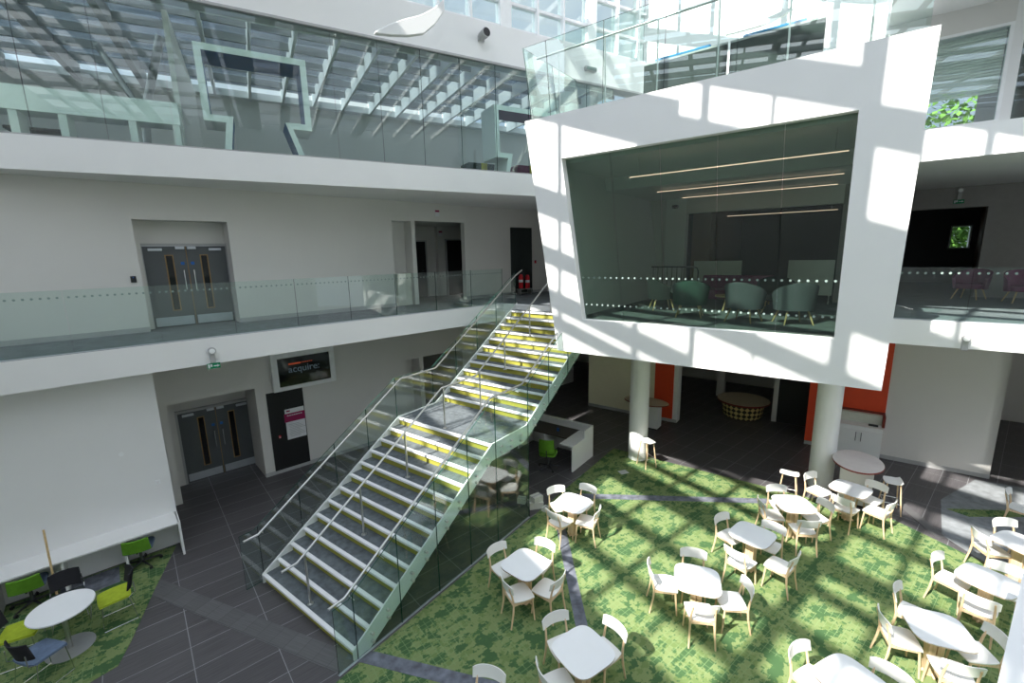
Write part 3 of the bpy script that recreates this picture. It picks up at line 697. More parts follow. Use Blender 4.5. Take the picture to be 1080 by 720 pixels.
for x, lab in ((1.35,0),(0,0),(-1.365,0)):
    P = [(x,-.29,1.045),(x,-.03,1.05),(x,3.46,3.18),(x,4.60,3.20),(x,8.15,5.37)]
    if x < -1: P.append((x,8.5,5.52))
    MB().tube(P, .021, 'steel', 12).build('handrail', st)
    if x == 0:
        for s_, z in ((3.27,.172),(4.42,.86),(5.54,1.548),(6.67,2.236),(7.90,2.236),(8.91,3.096),(10.06,3.784),(11.15,4.30)):
            y = s_-S0; zt = 1.05+max(0,(y+.03))*(2.13/3.49) if y < 3.46 else (3.19 if y < 4.6 else 3.20+(y-4.6)*.611)
            po = MB().tube([(0,y,z),(0,y,min(zt,5.4)-.02)], .019, 'steel', 10).build('post', st)
            MB().lathe([(.05,z),(.05,z+.012),(.02,z+.02)], 'steel', 16, cy=y).build('base_plate', po)
    else:
        sx = 1 if x > 0 else -1
        for y in (.05,.62,1.3,2.17,3.03,3.7,4.3,5.0,5.9,6.8,7.7):
            zt = 1.05+max(0,(y+.03))*(2.13/3.49) if y < 3.46 else (3.19 if y < 4.6 else 3.20+(y-4.6)*.611)
            MB().tube([(x,y,zt),(x,y,zt-.06),(x+sx*.125,y,zt-.07)], .009, 'steel', 6).build('bracket', st)
for y in (.30,.62,1.15,1.48,2.0,2.35,2.85,3.2,3.65,4.0,4.35,4.9,5.3,5.8,6.2,6.7,7.1,7.6):
    for dz in (.10,.24):
        z = (.172+.6086*y if y < 3.391 else 2.236 if y < 4.6 else 2.236+.6086*(y-4.6))-dz
        if z > .04: MB().tube([(1.45,y,z),(1.512,y,z)], .024, 'steel', 12).build('glass_bolt', st)

# ------------------------------------------------------------------ café chair
def bent(pts, r, mat): return MB().tube(pts, r, mat, 8)
def make_chair(name='cafe_chair'):
    r = empty(name, (0,0,0), 0, '', 'chair')
    def seat(u, v):
        x = (u-.5)*2; y = (v-.5)*2
        w = .215*(1-.06*(1-v)*1.5)
        # rounded outline by squircle mapping
        k = 1-.10*(x*x*y*y)
        px, py = x*w*k, y*.20*k+.005
        z = .447 - .010*(1-x*x)*(1-.3*y) + .012*max(0,-y)**2 - .012*max(0,y)**4
        return (px, py, z), (0,0,1)
    MB().sheet(seat, 12, 12, .016, 'chair_white').build('seat', r)
    def back(u, v):
        x = (u-.5)*2
        h0, h1 = .625+.012*x**4, .795-.028*abs(x)**5
        z = h0+(h1-h0)*v
        y = -.262+.062*x*x-.028*v
        nrm = Vector((-.125*x/.225, 1, .15))
        return (x*.225*(1-.02*(1-v)), y, z), nrm
    MB().sheet(back, 16, 5, .013, 'chair_white').build('backrest', r)
    for sx in (-1, 1):
        MB().tube([(sx*.19,.185,0),(sx*.178,.165,.25),(sx*.170,.15,.438)], [.0125,.0155,.017], 'ash', 8).build('leg', r)
        MB().tube([(sx*.195,-.255,0),(sx*.183,-.205,.26),(sx*.178,-.190,.43),(sx*.172,-.215,.58),(sx*.165,-.262,.74)], [.0125,.0165,.0185,.016,.011], 'ash', 8).build('leg', r)
    f = MB(); f.box(-.17,.17,.138,.158,.39,.43,'ash'); f.box(-.178,.178,-.2,-.18,.39,.432,'ash'); f.box(-.182,-.164,-.19,.15,.39,.432,'ash'); f.box(.164,.182,-.19,.15,.39,.432,'ash')
    f.build('seat_frame', r)
    return r
def make_table():
    r = empty('cafe_table', (0,0,0), 0, '', 'table')
    P = []
    n = 64
    for k in range(n):
        a = 2*PI*k/n; c, s = math.cos(a), math.sin(a); e = 2/4.2
        P.append((.355*math.copysign(abs(c)**e, c), .355*math.copysign(abs(s)**e, s)))
    MB().prism(P, .722, .742, 'ash', top='table_top', smooth=True).prism([(x*1.0,y*1.0) for x,y in P], .728, .742, 'table_top', smooth=True).build('tabletop', r)
    b = MB(); b.box(-.085,-.005,-.075,.075,0,.70,'ash').box(.005,.085,-.075,.075,0,.70,'ash'); b.build('column', r, bevel=.008)
    MB().box(-.2,.2,-.2,.2,.70,.722,'ash').build('top_bracket', r)
    for k in range(4):
        a = PI/2*k+PI/4*0; c, s = math.cos(a), math.sin(a)
        MB().tube([(c*.03,s*.03,.05),(c*.09,s*.09,.03),(c*.13,s*.13,.014)], [.03,.022,.014], 'ash', 8).build('foot', r)
    return r
chair0 = make_chair(); table0 = make_table(); used = {'c':False,'t':False}
def put(proto, key, loc, rz, label, group=None):
    o = proto if not used[key] else copy_tree(proto)
    used[key] = True
    o.location = loc; o.rotation_euler = (0,0,rz); o['label'] = label
    if group: o['group'] = group
    return o
GC, GT = 'pale wooden café chairs on the green carpet', 'square white café tables'
def chair(mid, width_dir, face, label):
    """mid: plan midpoint between the two ends of the backrest's top edge; face: point it faces"""
    d = Vector((math.cos(R_(width_dir)), math.sin(R_(width_dir))))
    n = Vector((-d.y, d.x))                         # +y when x is along d
    m = Vector(mid); f = Vector(face)-m
    if n.dot(f) < 0: n = -n
    rz = math.atan2(n.y, n.x)-PI/2
    # local (0,-.228) of the chair sits on mid
    loc = m + n*.228
    return put(chair0, 'c', (loc.x, loc.y, .007), rz, label, GC)
def table(c, rot, label): return put(table0, 't', (c[0], c[1], .007), R_(rot), label, GT)
TB = {
 1: ((1.23,8.81), 54, 'square white café table nearest the reception desk, four chairs round it'),
 2: ((.15,6.90), 49, 'square white café table closest to the foot of the stairs, half in shade'),
 3: ((.87,5.15), 34, 'square white café table at the bottom centre, only its right corner in sun'),
 4: ((2.94,6.44), -20, 'square white café table alone in the middle of the sunlit carpet'),
 5: ((4.45,7.59), 40, 'square white café table between the lone middle table and the column'),
 6: ((5.85,8.59), -5, 'square white café table in front of the right column'),
 7: ((7.46,9.15), 34, 'square white café table in front of the high oval table'),
 8: ((5.89,5.39), -21, 'large square white café table at lower right, five chairs crowding round'),
 9: ((7.54,6.29), 27, 'square white café table at the right edge beside the white rail'),
 10: ((9.05,7.15), 20, 'square white café table farthest right, on the pale carpet edge'),
 11: ((4.12,4.62), 24, 'square white café table cut off by the bottom edge of the picture'),
}
for k, v in TB.items(): table(*v)
CH = [
 (1,(.93,9.41),19,'white chair behind the desk-side table, its back to the stairs'),
 (1,(1.67,9.44),-38,'white chair on the far right of the table nearest the reception desk'),
 (1,(.776,8.441),-47,'white chair on the near left of the table nearest the reception desk'),
 (1,(1.703,8.497),-116,'white chair on the near right of the table nearest the reception desk'),
 (2,(-.361,7.362),39,'white chair between the stair-foot table and the stair glass'),
 (2,(.531,7.47),-34,'white chair on the far right of the half-shaded stair-foot table'),
 (2,(-.172,6.476),-64,'white chair on the near left of the half-shaded stair-foot table'),
 (2,(.679,6.522),-129,'white chair beside the dark floor stripe at the stair-foot table'),
 (3,(.556,5.719),25,'white chair at the far left of the bottom centre table'),
 (3,(1.393,5.544),-55,'sunlit white chair at the right of the bottom centre table'),
 (3,(.312,4.852),-69,'white chair at the near left of the bottom centre table, cut by the frame'),
 (4,(2.29,6.768),-100,'white chair at the left of the lone middle table'),
 (4,(3.151,7.111),-18,'white chair behind the lone middle table'),
 (4,(2.817,5.874),-9,'white chair in front of the lone middle table'),
 (4,(3.679,6.284),-96,'white chair at the right of the lone middle table'),
 (5,(4.144,8.177),28,'white chair at the far left of the table between middle and column'),
 (5,(3.904,7.112),-55,'white chair at the near left of the table between middle and column'),
 (5,(4.84,6.93),-142,'white chair pulled out at the near right of the table between middle and column'),
 (5,(4.999,7.834),-50,'white chair tucked far right of the table between middle and column'),
 (6,(5.882,9.268),-4,'white chair behind the table in front of the right column'),
 (6,(5.245,8.711),-100,'white chair at the left of the table in front of the right column'),
 (6,(5.755,7.937),-8,'white chair in front of the table by the right column'),
 (6,(6.525,8.583),-82,'white chair at the right of the table by the right column'),
 (7,(6.996,9.803),22,'white chair at the foot of the right column, facing the oval side'),
 (7,(6.985,8.74),-59,'white chair at the near left of the table before the high oval table'),
 (7,(8.16,9.29),-62,'white chair at the far right of the table before the high oval table'),
 (7,(7.85,8.52),-150,'white chair at the near right of the table before the high oval table'),
 (8,(5.971,6.14),40,'white chair at the far left corner of the big lower right table'),
 (8,(5.332,5.624),-110,'white chair at the left side of the big lower right table'),
 (8,(5.678,4.813),-23,'white chair in front of the big lower right table'),
 (8,(6.571,5.247),-101,'white chair at the right of the big lower right table, against the white rail'),
 (9,(7.256,6.857),27,'white chair at the far left of the table beside the white rail'),
 (9,(7.023,5.915),-51,'white chair in front of the table beside the white rail'),
 (9,(8.12,6.566),-47,'white chair behind the table beside the white rail'),
 (10,(9.456,7.818),-4,'grey-lit white chair behind the farthest right table'),
 (10,(8.621,7.459),-100,'white chair at the left of the farthest right table'),
 (11,(3.77,5.117),25,'white chair at the far left of the bottom-edge table'),
 (11,(4.709,4.757),-55,'white chair at the right of the bottom-edge table'),
]
for tno, mid, wd, lab in CH: chair(mid, wd, TB[tno][0], lab)
chair((10.693,8.872), 35, (12.0,7.2), 'white chair at the far right edge by the end of the grey wall')
chair((-.383,4.853), -17, (-.6,4.0), 'lone white chair cut off by the bottom edge left of the tables')
chair((9.55,6.75), -75, TB[10][0], 'white chair at the right edge, half out of the picture')

# ------------------------------------------------------------------ bar stools
def make_stool():
    r = empty('bar_stool', (0,0,0), 0, '', 'stool')
    def seat(u, v):
        x = (u-.5)*2; y = (v-.5)*2; k = 1-.12*x*x*y*y
        z = .745-.010*(1-x*x)+(.075*max(0,-y-.35)**1.5 if y < -.35 else 0)
        return (x*.20*k, y*.17*k, z), (0,.25 if y < -.35 else 0,1)
    MB().sheet(seat, 10, 12, .016, 'chair_white').build('seat', r)
    for sx in (-1,1):
        for sy in (-1,1):
            MB().tube([(sx*.205,sy*.18,0),(sx*.13,sy*.115,.73)], [.0125,.017], 'ash', 8).build('leg', r)
    for a, b in (((-.175,.155),(.175,.155)),((-.175,-.155),(.175,-.155)),((-.175,-.155),(-.175,.155)),((.175,-.155),(.175,.155))):
        MB().tube([(a[0],a[1],.27),(b[0],b[1],.27)], .008, 'steel', 6).build('footrest', r)
    return r
sto = make_stool(); used['s'] = False
put(sto, 's', (3.77,11.92,.007), R_(-70), 'white bar stool with wooden legs beside the left column', 'bar stools')
put(sto, 's', (6.55,9.88,.007), R_(-35), 'white bar stool behind the café tables, left of the right column', 'bar stools')
put(sto, 's', (8.66,9.45,.0), R_(60), 'white bar stool on the dark tiles right of the high oval table', 'bar stools')

# ------------------------------------------------------------------ high oval tables on white plinths
def oval(loc, rz, a, b, h, label, top, shelf=True):
    r = empty('high_oval_table', loc, rz, label, 'table', 'high oval tables')
    MB().lathe([(1,h-.035),(1,h-.008),(.99,h)], 'maroon_edge', 56, a, b, top=top).build('tabletop', r)
    MB().box(-a*.62, a*.62, -b*.45, b*.45, .05, h-.035, 'white').build('plinth', r, bevel=.004)
    MB().box(-a*.58, a*.58, -b*.40, b*.40, 0, .05, 'black_plastic').build('kick', r)
    return r
oval((8.17,9.91,0), RZS, .50, .68, 1.02, 'high oval table with pale top and dark red rim by the red wall', 'pinkgrey_top')
oval((4.62,14.9,0), R_(-38), .78, .45, .92, 'high oval table with beige top behind the left column', 'tan_top')
# drum table
r = empty('drum_table', (8.45,15.75,0), 0, 'round low table with a yellow and black rhombus drum base in the shade', 'table')
MB().lathe([(.60,.0),(.66,.10),(.70,.52)], 'rhombus', 48).build('drum', r)
MB().lathe([(.86,.56),(.88,.60),(.86,.62)], 'maroon_edge', 56, top='tan_top').build('tabletop', r)
MB().lathe([(.5,.52),(.5,.56)], 'black_plastic', 32).build('spacer', r)
# cupboard against the red wall
r = empty('cupboard', Sw(.66,15.69)+(0,), RZS, 'white two-door cupboard with a dark red topped hatch against the red wall', 'cupboard')
MB().box(-.52,.52,-.28,.3,.06,1.05,'white').box(-.52,.52,-.24,.3,0,.06,'black_plastic').build('carcass', r)
for sx in (-1,1):
    d = MB().box(min(0,sx*.515)+.003, max(0,sx*.515)-.003, -.30,-.28,.08,.92,'white').build('door', r)
    MB().tube([(sx*.06,-.30,.62),(sx*.06,-.335,.63),(sx*.06,-.335,.86),(sx*.06,-.30,.87)], .008, 'dark_steel', 6).build('handle', d)
MB().box(-.50,.50,.1,.3,1.05,1.32,'card').build('splash_panel', r)
MB().box(-.56,-.50,-.1,.32,1.05,1.36,'maroon_edge').box(.50,.56,-.1,.32,1.05,1.36,'maroon_edge').box(-.56,.56,.24,.32,1.32,1.37,'maroon_edge').build('surround', r)
MB().box(.2,.42,-.12,0,1.05,1.085,'black_plastic').build('tray', r, bevel=.01)

# ------------------------------------------------------------------ reception desk under the stairs
r = empty('reception_desk', Sw(-5.66,10.27)+(0,), RZS, 'white L-shaped reception desk with a dark worktop under the stairs', 'desk')
MB().box(-.04,0,0,1.25,0,.76,'white').build('end_panel', r)
MB().box(-.42,-.04,0,1.15,.72,.76,'white').build('return_top', r)
MB().box(-2.2,0,1.21,1.25,0,.98,'white').build('back_panel', r)
MB().box(-.04,-.0,.72,1.25,.76,.98,'white').build('side_screen', r)
MB().box(-2.2,-.42,.45,1.21,.71,.745,'dark_worktop').build('worktop', r)
MB().box(-2.2,0,1.13,1.21,.95,.985,'white').build('ledge', r)
MB().box(-1.24,-1.20,.42,1.2,0,.71,'white').build('leg_panel', r)
MB().box(-2.2,-2.16,.42,1.25,0,.98,'white').build('end_panel', r)
o = tag(MB().lathe([(.035,0),(.04,.09)], 'blue_sign', 16).build('pen_pot', loc=Sw(-6.6,11.05)+(.746,)), 'small blue pot on the dark reception worktop', 'pot')
o = MB().lathe([(.03,0),(.05,.03),(.065,.09),(.03,.12)], 'yellow', 12).build('flower_pot', loc=Sw(-7.5,11.0)+(.746,)); tag(o, 'small yellow flower pot at the stair end of the reception worktop', 'pot')

def task_chair(loc, rz, label, seatmat, backmat, low=False):
    r = empty('task_chair', loc, rz, label, 'office chair', 'wheeled task chairs')
    for k in range(5):
        a = 2*PI*k/5+.3; c, s = math.cos(a), math.sin(a)
        leg = MB().tube([(0,0,.10),(c*.30,s*.30,.07)], [.022,.014], 'black_plastic', 6).build('leg', r)
        MB().tube([(c*.30-s*.02,s*.30+c*.02,.03),(c*.30+s*.02,s*.30-c*.02,.03)], .03, 'black_plastic', 10).build('caster', leg)
    MB().tube([(0,0,.08),(0,0,.40 if low else .44)], .025, 'dark_steel', 10).build('post', r)
    MB().prism(rrect(.47,.46,.1), .40 if low else .44, .46 if low else .50, seatmat).build('seat', r, bevel=.015)
    def back(u, v):
        x = (u-.5)*2; z = (.42+.27*v) if low else (.56+.40*v)
        return (x*.22*(1-.08*v), -.24+.05*x*x-.05*v, z), (-.1*x,1,.1)
    MB().sheet(back, 10, 6, .04, backmat).build('backrest', r)
    MB().tube([(0,-.05,.39 if low else .43),(0,-.24,.40 if low else .43),(0,-.27,.60 if low else .65)], .016, 'black_plastic', 8).build('spine', r)
    return r
task_chair(Sw(-6.35,10.1)+(0,), RZS+R_(20), 'green-backed task chair at the reception desk', 'green_fabric', 'green_fabric')

# pile of white cartons by the stair glass
for k, (dx, dy, dz, w, d, h, a, lab) in enumerate(((0,0,0,.34,.24,.16,.2,'lowest white carton of the small pile by the stair glass'),(.02,.0,.164,.26,.20,.13,.6,'topmost white carton of the small pile by the stair glass'),(-.33,.20,0,.2,.16,.13,-.3,'small white carton lying left of the carton pile'),(.22,-.17,0,.17,.12,.09,.9,'small white carton lying in front of the carton pile'))):
    b = Sw(-5.55, 8.24)
    r = empty('carton', (b[0]+dx, b[1]+dy, dz), a, lab, 'carton', 'white cartons by the stairs')
    MB().box(-w/2,w/2,-d/2,d/2,0,h,'card').build('body', r); MB().box(-w/2-.003,w/2+.003,-.02,.02,h-.001,h+.003,'skirt').build('tape', r)
tag(MB().box(-.12,.12,-.1,.1,.006,.014,'plate').build('floor_socket', loc=(3.02,11.55,0), rz=R_(20)), 'small grey floor socket lid on the carpet beside the left column', 'floor socket')

# ------------------------------------------------------------------ left study area
r = empty('wall_worktop', Lw(0,11.45)+(0,), RZL, 'long white worktop fixed along the left partition wall', 'worktop')
MB().box(-5,.50,-.57,0,.71,.745,'white').build('top', r, bevel=.003)
MB().box(.48,.52,-.57,0,0,.745,'white').build('end_panel', r)
for l in (-.38,-1.24,-2.1,-3.0): MB().box(l-.02,l+.02,-.53,0,0,.71,'white').build('leg_panel', r)
tag(MB().box(-.42,.42,-.3,.3,.006,.012,'inlay').build('floor_mat', loc=Lw(-.95,11.05)+(0,), rz=RZL), 'dark grey mat under the white worktop between two panels', 'mat')
r = empty('light_switch', Lw(.30,11.45)+(1.50,), RZL, 'small white light switch low on the left partition near its end', 'switch'); MB().box(-.045,.045,-.012,0,-.045,.045,'frame_white').build('plate', r, bevel=.004); MB().box(-.02,.02,-.018,-.011,-.03,.03,'white').build('rocker', r)
tag(MB().lathe([(.04,0),(.045,.008)], 'frame_white', 20).build('cable_grommet', loc=(0,0,0)), 'round white cap on the left partition wall', 'wall cap')
g = bpy.data.objects['cable_grommet']; g.location = Lw(-.17,11.449)+(2.28,); g.rotation_euler = (R_(90),0,RZL)
task_chair(Lw(-1.70,11.07)+(.006,), RZL-R_(4), 'green-backed task chair pushed under the worktop nearest the left edge', 'blue_fabric', 'green_fabric', True)
task_chair(Lw(-.17,11.07)+(.006,), RZL-R_(12), 'green-backed task chair under the right end of the white worktop', 'blue_fabric', 'green_fabric', True)
r = empty('round_table', (-7.14,6.13,.006), 0, 'round white table on a grey disc foot in the left study corner', 'table')
MB().lathe([(.395,.715),(.40,.728),(.395,.742)], 'table_top', 48).build('tabletop', r)
MB().tube([(0,0,.02),(0,0,.715)], .032, 'steel', 16).build('column', r)
MB().lathe([(.30,0),(.30,.008),(.05,.016)], 'metal_grey', 40).build('base', r)
def sled_chair(loc, rz, label, seatmat):
    r = empty('visitor_chair', loc, rz, label, 'chair', 'wire-legged chairs at the round table')
    def seat(u, v):
        x = (u-.5)*2; y = (v-.5)*2; k = 1-.08*x*x*y*y
        return (x*.225*k, y*.215*k, .455+.01*x*x-.02*max(0,y)**2), (0,0,1)
    MB().sheet(seat, 10, 10, .035, seatmat).build('seat', r)
    def back(u, v):
        x = (u-.5)*2; z = .545+.285*v; w = .215*(1-.10*v-.12*(1-v)**2)
        return (x*w, -.235+.07*x*x-.06*v, z), (-.14*x,1,.2)
    MB().sheet(back, 12, 6, .02, 'black_mesh').build('backrest', r)
    for sx in (-1,1):
        fr = MB().tube([(sx*.20,.17,.44),(sx*.235,.20,.012),(sx*.235,-.24,.012),(sx*.205,-.17,.44)], .008, 'chrome', 8).build('leg', r)
        MB().tube([(sx*.205,-.17,.44),(sx*.21,-.26,.5),(sx*.195,-.26,.68)], .008, 'chrome', 8).build('back_tube', r)
    MB().tube([(-.2,.15,.43),(.2,.15,.43)], .008, 'chrome', 8).build('stretcher', r)
    return r
def face_rz(p, q): return math.atan2(q[1]-p[1], q[0]-p[0])-PI/2
TC = (-7.14,6.13)
for p, q, sm, lab in (((-6.86,6.70),(-7.56,5.98),'lime_fabric','lime-seated chair with a black back between the round table and the dark tiles'),((-7.70,5.99),(-7.0,6.45),'lime_fabric','lime-seated chair with a black back at the left picture edge'),((-6.98,5.60),(-6.75,6.6),'blue_fabric','blue-seated chair with a black back in front of the round table'),((-7.62,6.66),TC,'dark_fabric','black chair mostly hidden behind the round white table')):
    sled_chair((p[0],p[1],.006), face_rz(p,q), lab, sm)
r = tag(MB().tube([(0,0,0),(-.30,.30,1.42)], .016, 'oak', 10).build('wooden_pole', loc=(-8.02,6.86,.006)), 'thin wooden pole leaning against the white worktop', 'pole')

# ------------------------------------------------------------------ things on the left walls
YB = 13.35
r = empty('screen_housing', Lw(3.98,YB)+(0,), RZL, 'white boxed wall screen above the black board', 'screen')
MB().ring([(-.86,2.40),(.86,2.40),(.86,3.46),(-.86,3.46)], [(-.70,2.51),(.72,2.51),(.72,3.32),(-.70,3.32)], -.12, 0, 'frame_white').build('housing', r)
scr = MB().box(-.70,.72,-.08,-.02,2.51,3.32,'black_glass').build('display', r)
def text(name, body, size, mat, parent, loc, rot, ext=.002):
    cu = bpy.data.curves.new(name, 'FONT'); cu.body = body; cu.size = size; cu.extrude = ext
    t = bpy.data.objects.new(name+'_curve', cu); C.objects.link(t)
    bpy.context.view_layer.update()
    me = bpy.data.meshes.new_from_object(t.evaluated_get(bpy.context.evaluated_depsgraph_get()))
    bpy.data.objects.remove(t); bpy.data.curves.remove(cu)
    o = bpy.data.objects.new(name, me); C.objects.link(o); o.parent = parent; o.location = loc; o.rotation_euler = rot
    me.materials.clear(); me.materials.append(M[mat]); return o
text('lettering', 'acquire:', .27, 'letter', scr, (-.43,-.083,2.88), (R_(90),0,0))
mb = MB(); mb.box(-.41,-.08,-.086,-.082,3.10,3.145,'orange')
for i in range(6): mb.box(-.05+.05*i, -.02+.05*i, -.086,-.082,3.115,3.14,'orange')
mb.build('orange_bar', scr)
r = empty('notice_board', Lw(3.40,YB)+(0,), RZL, 'tall black board below the boxed wall screen', 'board')
MB().box(-.47,.48,-.02,0,.10,2.39,'black').build('panel', r)
MB().box(-.285,-.235,-.05,-.02,1.05,1.12,'fire_red').box(-.275,-.245,-.052,-.02,1.06,1.09,'frame_white').build('call_point', r)
r = empty('poster', Lw(3.60,YB-.021)+(0,), RZL, 'white and magenta printed poster on the black board', 'poster')
MB().box(-.26,.26,-.004,0,.93,1.83,'paper').build('sheet', r)
MB().box(-.285,.27,-.008,-.004,1.45,1.70,'magenta').build('magenta_band', r)
mb = MB()
for i in range(9): mb.box(-.20+.02*(i%3), .1+.05*(i%4), -.006,-.004,1.36-.045*i,1.372-.045*i,'skirt')
mb.box(-.22,-.12,-.006,-.004,1.75,1.79,'magenta')
for i in range(7): mb.box(-.21+.06*i,-.165+.06*i,-.0095,-.008,1.625,1.65,'paper')
mb.build('print', r)
def exit_unit(loc, rz, label, cat='exit sign', sign=True):
    r = empty('exit_light', loc, rz, label, cat)
    MB().box(-.05,.05,-.05,0,-.12,.08,'skirt').build('backbox', r, bevel=.01)
    a = MB().tube([(0,-.05,.13),(0,-.09,.13)], .075, 'skirt', 20).build('lamp_ring', r)
    MB().tube([(0,-.09,.13),(0,-.105,.13)], .05, 'frame_white', 20).build('lens', r)
    if sign:
        s_ = MB().box(-.115,.115,-.05,-.035,-.24,-.13,'sign_green').build('sign_plate', r)
        mb = MB(); mb.box(.0,.09,-.054,-.05,-.195,-.175,'paper'); mb.add([(.06,-.054,-.215),(.105,-.054,-.185),(.06,-.054,-.155)], [[0,1,2]], 'paper')
        mb.box(-.10,-.07,-.054,-.05,-.225,-.145,'paper'); mb.box(-.06,-.025,-.054,-.05,-.2,-.145,'paper'); mb.build('pictogram', s_)
    return r
exit_unit(Lw(1.49,10.82)+(4.08,), RZL, 'grey emergency light with a green exit sign on the first-floor left fascia')
exit_unit(Sw(2.04,12.69)+(4.02,), RZS, 'round emergency light on the fascia right of the viewing box', 'emergency light', False)
exit_unit(Sw(2.4,19.0)+(7.45,), RZS, 'dim green exit sign above the dark doorway right of the box')
# fire point by the black panel
r = empty('wall_panel', Lw(12.28,Y1)+(Z1,), RZL, 'tall dark panel on the first-floor wall beside the stair head', 'wall panel')
MB().box(-.56,.56,-.03,0,.06,2.54,'dark_fabric').build('panel', r); MB().box(-.56,.56,-.034,-.03,.06,.1,'black').build('trim', r)
def extinguisher(loc, label, body):
    r = empty('fire_extinguisher', loc, RZL, label, 'extinguisher', 'fire extinguishers by the stair head')
    b = MB(); b.lathe([(.085,0),(.09,.02),(.09,.42),(.07,.49),(.035,.53)], body, 20); b.build('cylinder', r)
    MB().lathe([(.03,.53),(.03,.58)], 'black_plastic', 12).box(-.02,.02,-.14,.02,.58,.60,'black_plastic').build('valve', r)
    MB().tube([(.03,-.05,.56),(.11,-.06,.5),(.105,-.04,.15)], .012, 'black_plastic', 8).build('hose', r)
    MB().tube([(0,0,.22),(0,0,.32)], .0915, 'paper', 20).build('label_band', r)
    return r
extinguisher(Lw(12.05,Y1-.2)+(Z1+.25,), 'red fire extinguisher on the left in front of the dark panel', 'fire_red')
extinguisher(Lw(12.4,Y1-.2)+(Z1+.22,), 'red fire extinguisher on the right in front of the dark panel', 'fire_red')
r = empty('extinguisher_stand', Lw(12.22,Y1-.2)+(Z1,), RZL, 'low metal stand holding the two fire extinguishers', 'stand')
MB().box(-.3,.32,-.12,.12,.19,.215,'steel').build('shelf', r)
for sx in (-.27,.29): MB().box(sx-.02,sx+.02,-.1,.1,0,.19,'steel').build('leg', r)
def plate(name, loc, label, cat, mat='paper', w=.16, h=.2):
    r = empty(name, loc, RZL, label, cat); MB().box(-w/2,w/2,-.012,0,-h/2,h/2,mat).build('plate', r); MB().box(-w/2,w/2,-.016,-.012,h*.22,h/2,'magenta').build('header', r); return r
plate('wall_sign', Lw(8.5,Y1)+(7.38,), 'small red and white sign above the first-floor lobby opening', 'sign')
plate('wall_sign', Lw(9.98,15.0)+(6.85,), 'small red and white sign inside the first-floor lobby', 'sign')
plate('call_point', Lw(13.05,Y1)+(5.7,), 'small red call point right of the tall dark panel', 'call point', 'fire_red', .1, .12)
r = empty('card_reader', Lw(.56,Y1)+(5.65,), RZL, 'small black card reader left of the first-floor double doors', 'card reader'); MB().box(-.05,.05,-.03,0,-.07,.07,'black_plastic').build('case', r, bevel=.006); MB().box(-.01,.01,-.034,-.03,.03,.05,'blue_sign').build('light', r)
r = empty('water_cabinet', Lw(7.18,12.98)+(Z1,), RZL, 'pale metal cabinet standing in the shallow first-floor niche', 'cabinet')
MB().box(-.27,.27,0,.36,0,1.02,'card').build('carcass', r, bevel=.005); dd = MB().box(-.255,.255,-.018,0,.05,1.0,'card').build('door', r); MB().box(.2,.22,-.035,-.018,.45,.6,'steel').build('handle', dd)

# ------------------------------------------------------------------ furniture inside the box
def tub_chair(loc, rz, label, mat, group='tub chairs on the first floor'):
    r = empty('tub_chair', loc, rz, label, 'armchair', group)
    MB().prism(rrect(.56,.54,.16), .30, .45, mat).build('seat', r, bevel=.03)
    def shell(u, v):
        a = R_(-200+220*u); z0 = .30; hi = .86 - .26*(abs(u-.5)*2)**2
        z = z0+(hi-z0)*v; rr = .33+.05*v
        return (rr*math.cos(a), rr*math.sin(a)*.95, z), (math.cos(a), math.sin(a), -.15)
    MB().sheet(shell, 20, 6, .07, mat).build('shell', r)
    for sx in (-1,1):
        for sy in (-1,1): MB().tube([(sx*.28,sy*.27,0),(sx*.19,sy*.18,.31)], [.014,.022], 'oak', 8).build('leg', r)
    return r
FB = Z1+.006
tub_chair(Sw(-2.95,11.0)+(FB,), RZS+R_(10), 'green-grey tub armchair with its back to the box glass', 'teal_fabric')
tub_chair(Sw(-3.95,12.0)+(FB,), RZS-R_(60), 'charcoal armchair deeper in the box, left of the green-grey one', 'dark_fabric')
tub_chair(Sw(-1.75,10.75)+(FB,), RZS-R_(15), 'mid-grey tub armchair in the middle of the box window', 'grey_fabric')
tub_chair(Sw(-.85,10.9)+(FB,), RZS+R_(30), 'mid-grey tub armchair at the right end of the box window', 'grey_fabric')
tub_chair(Sw(-1.4,12.7)+(FB,), RZS+R_(190), 'charcoal armchair at the back right inside the viewing box', 'dark_fabric')
r = empty('sofa', Sw(-2.6,14.2)+(FB,), RZS+PI, 'dark red sofa at the back of the viewing box', 'sofa')
MB().box(-.95,.95,-.4,.35,.14,.42,'plum_paint').build('seat', r, bevel=.04); MB().box(-.95,.95,-.45,-.25,.3,.80,'plum_paint').build('backrest', r, bevel=.05)
for sx in (-1,1):
    MB().box(sx*.95-.08,sx*.95+.08,-.42,.35,.14,.6,'plum_paint').build('armrest', r, bevel=.04)
    for sy in (-.3,.28): MB().tube([(sx*.85,sy,0),(sx*.85,sy,.15)], .02, 'oak', 8).build('leg', r)
r = empty('coffee_table', Sw(-2.35,12.6)+(FB,), RZS, 'low oak coffee table between the armchairs in the box', 'table')
MB().lathe([(.4,.36),(.4,.39)], 'oak', 32).build('tabletop', r)
for k in range(3):
    a = 2*PI*k/3; MB().tube([(.3*math.cos(a),.3*math.sin(a),0),(.2*math.cos(a),.2*math.sin(a),.36)], .016, 'oak', 8).build('leg', r)
def whiteboard(t, s, w, label):
    r = empty('whiteboard', Sw(t,s)+(FB,), RZS, label, 'whiteboard', 'mobile whiteboards in the viewing box')
    MB().box(-w/2,w/2,-.015,.015,.22,1.2,'card').build('board', r)
    for sx in (-1,1):
        MB().box(sx*(w/2-.06)-.02,sx*(w/2-.06)+.02,-.25,.25,0,.04,'steel').build('foot', r); MB().box(sx*(w/2-.06)-.015,sx*(w/2-.06)+.015,.015,.04,.04,1.2,'steel').build('post', r)
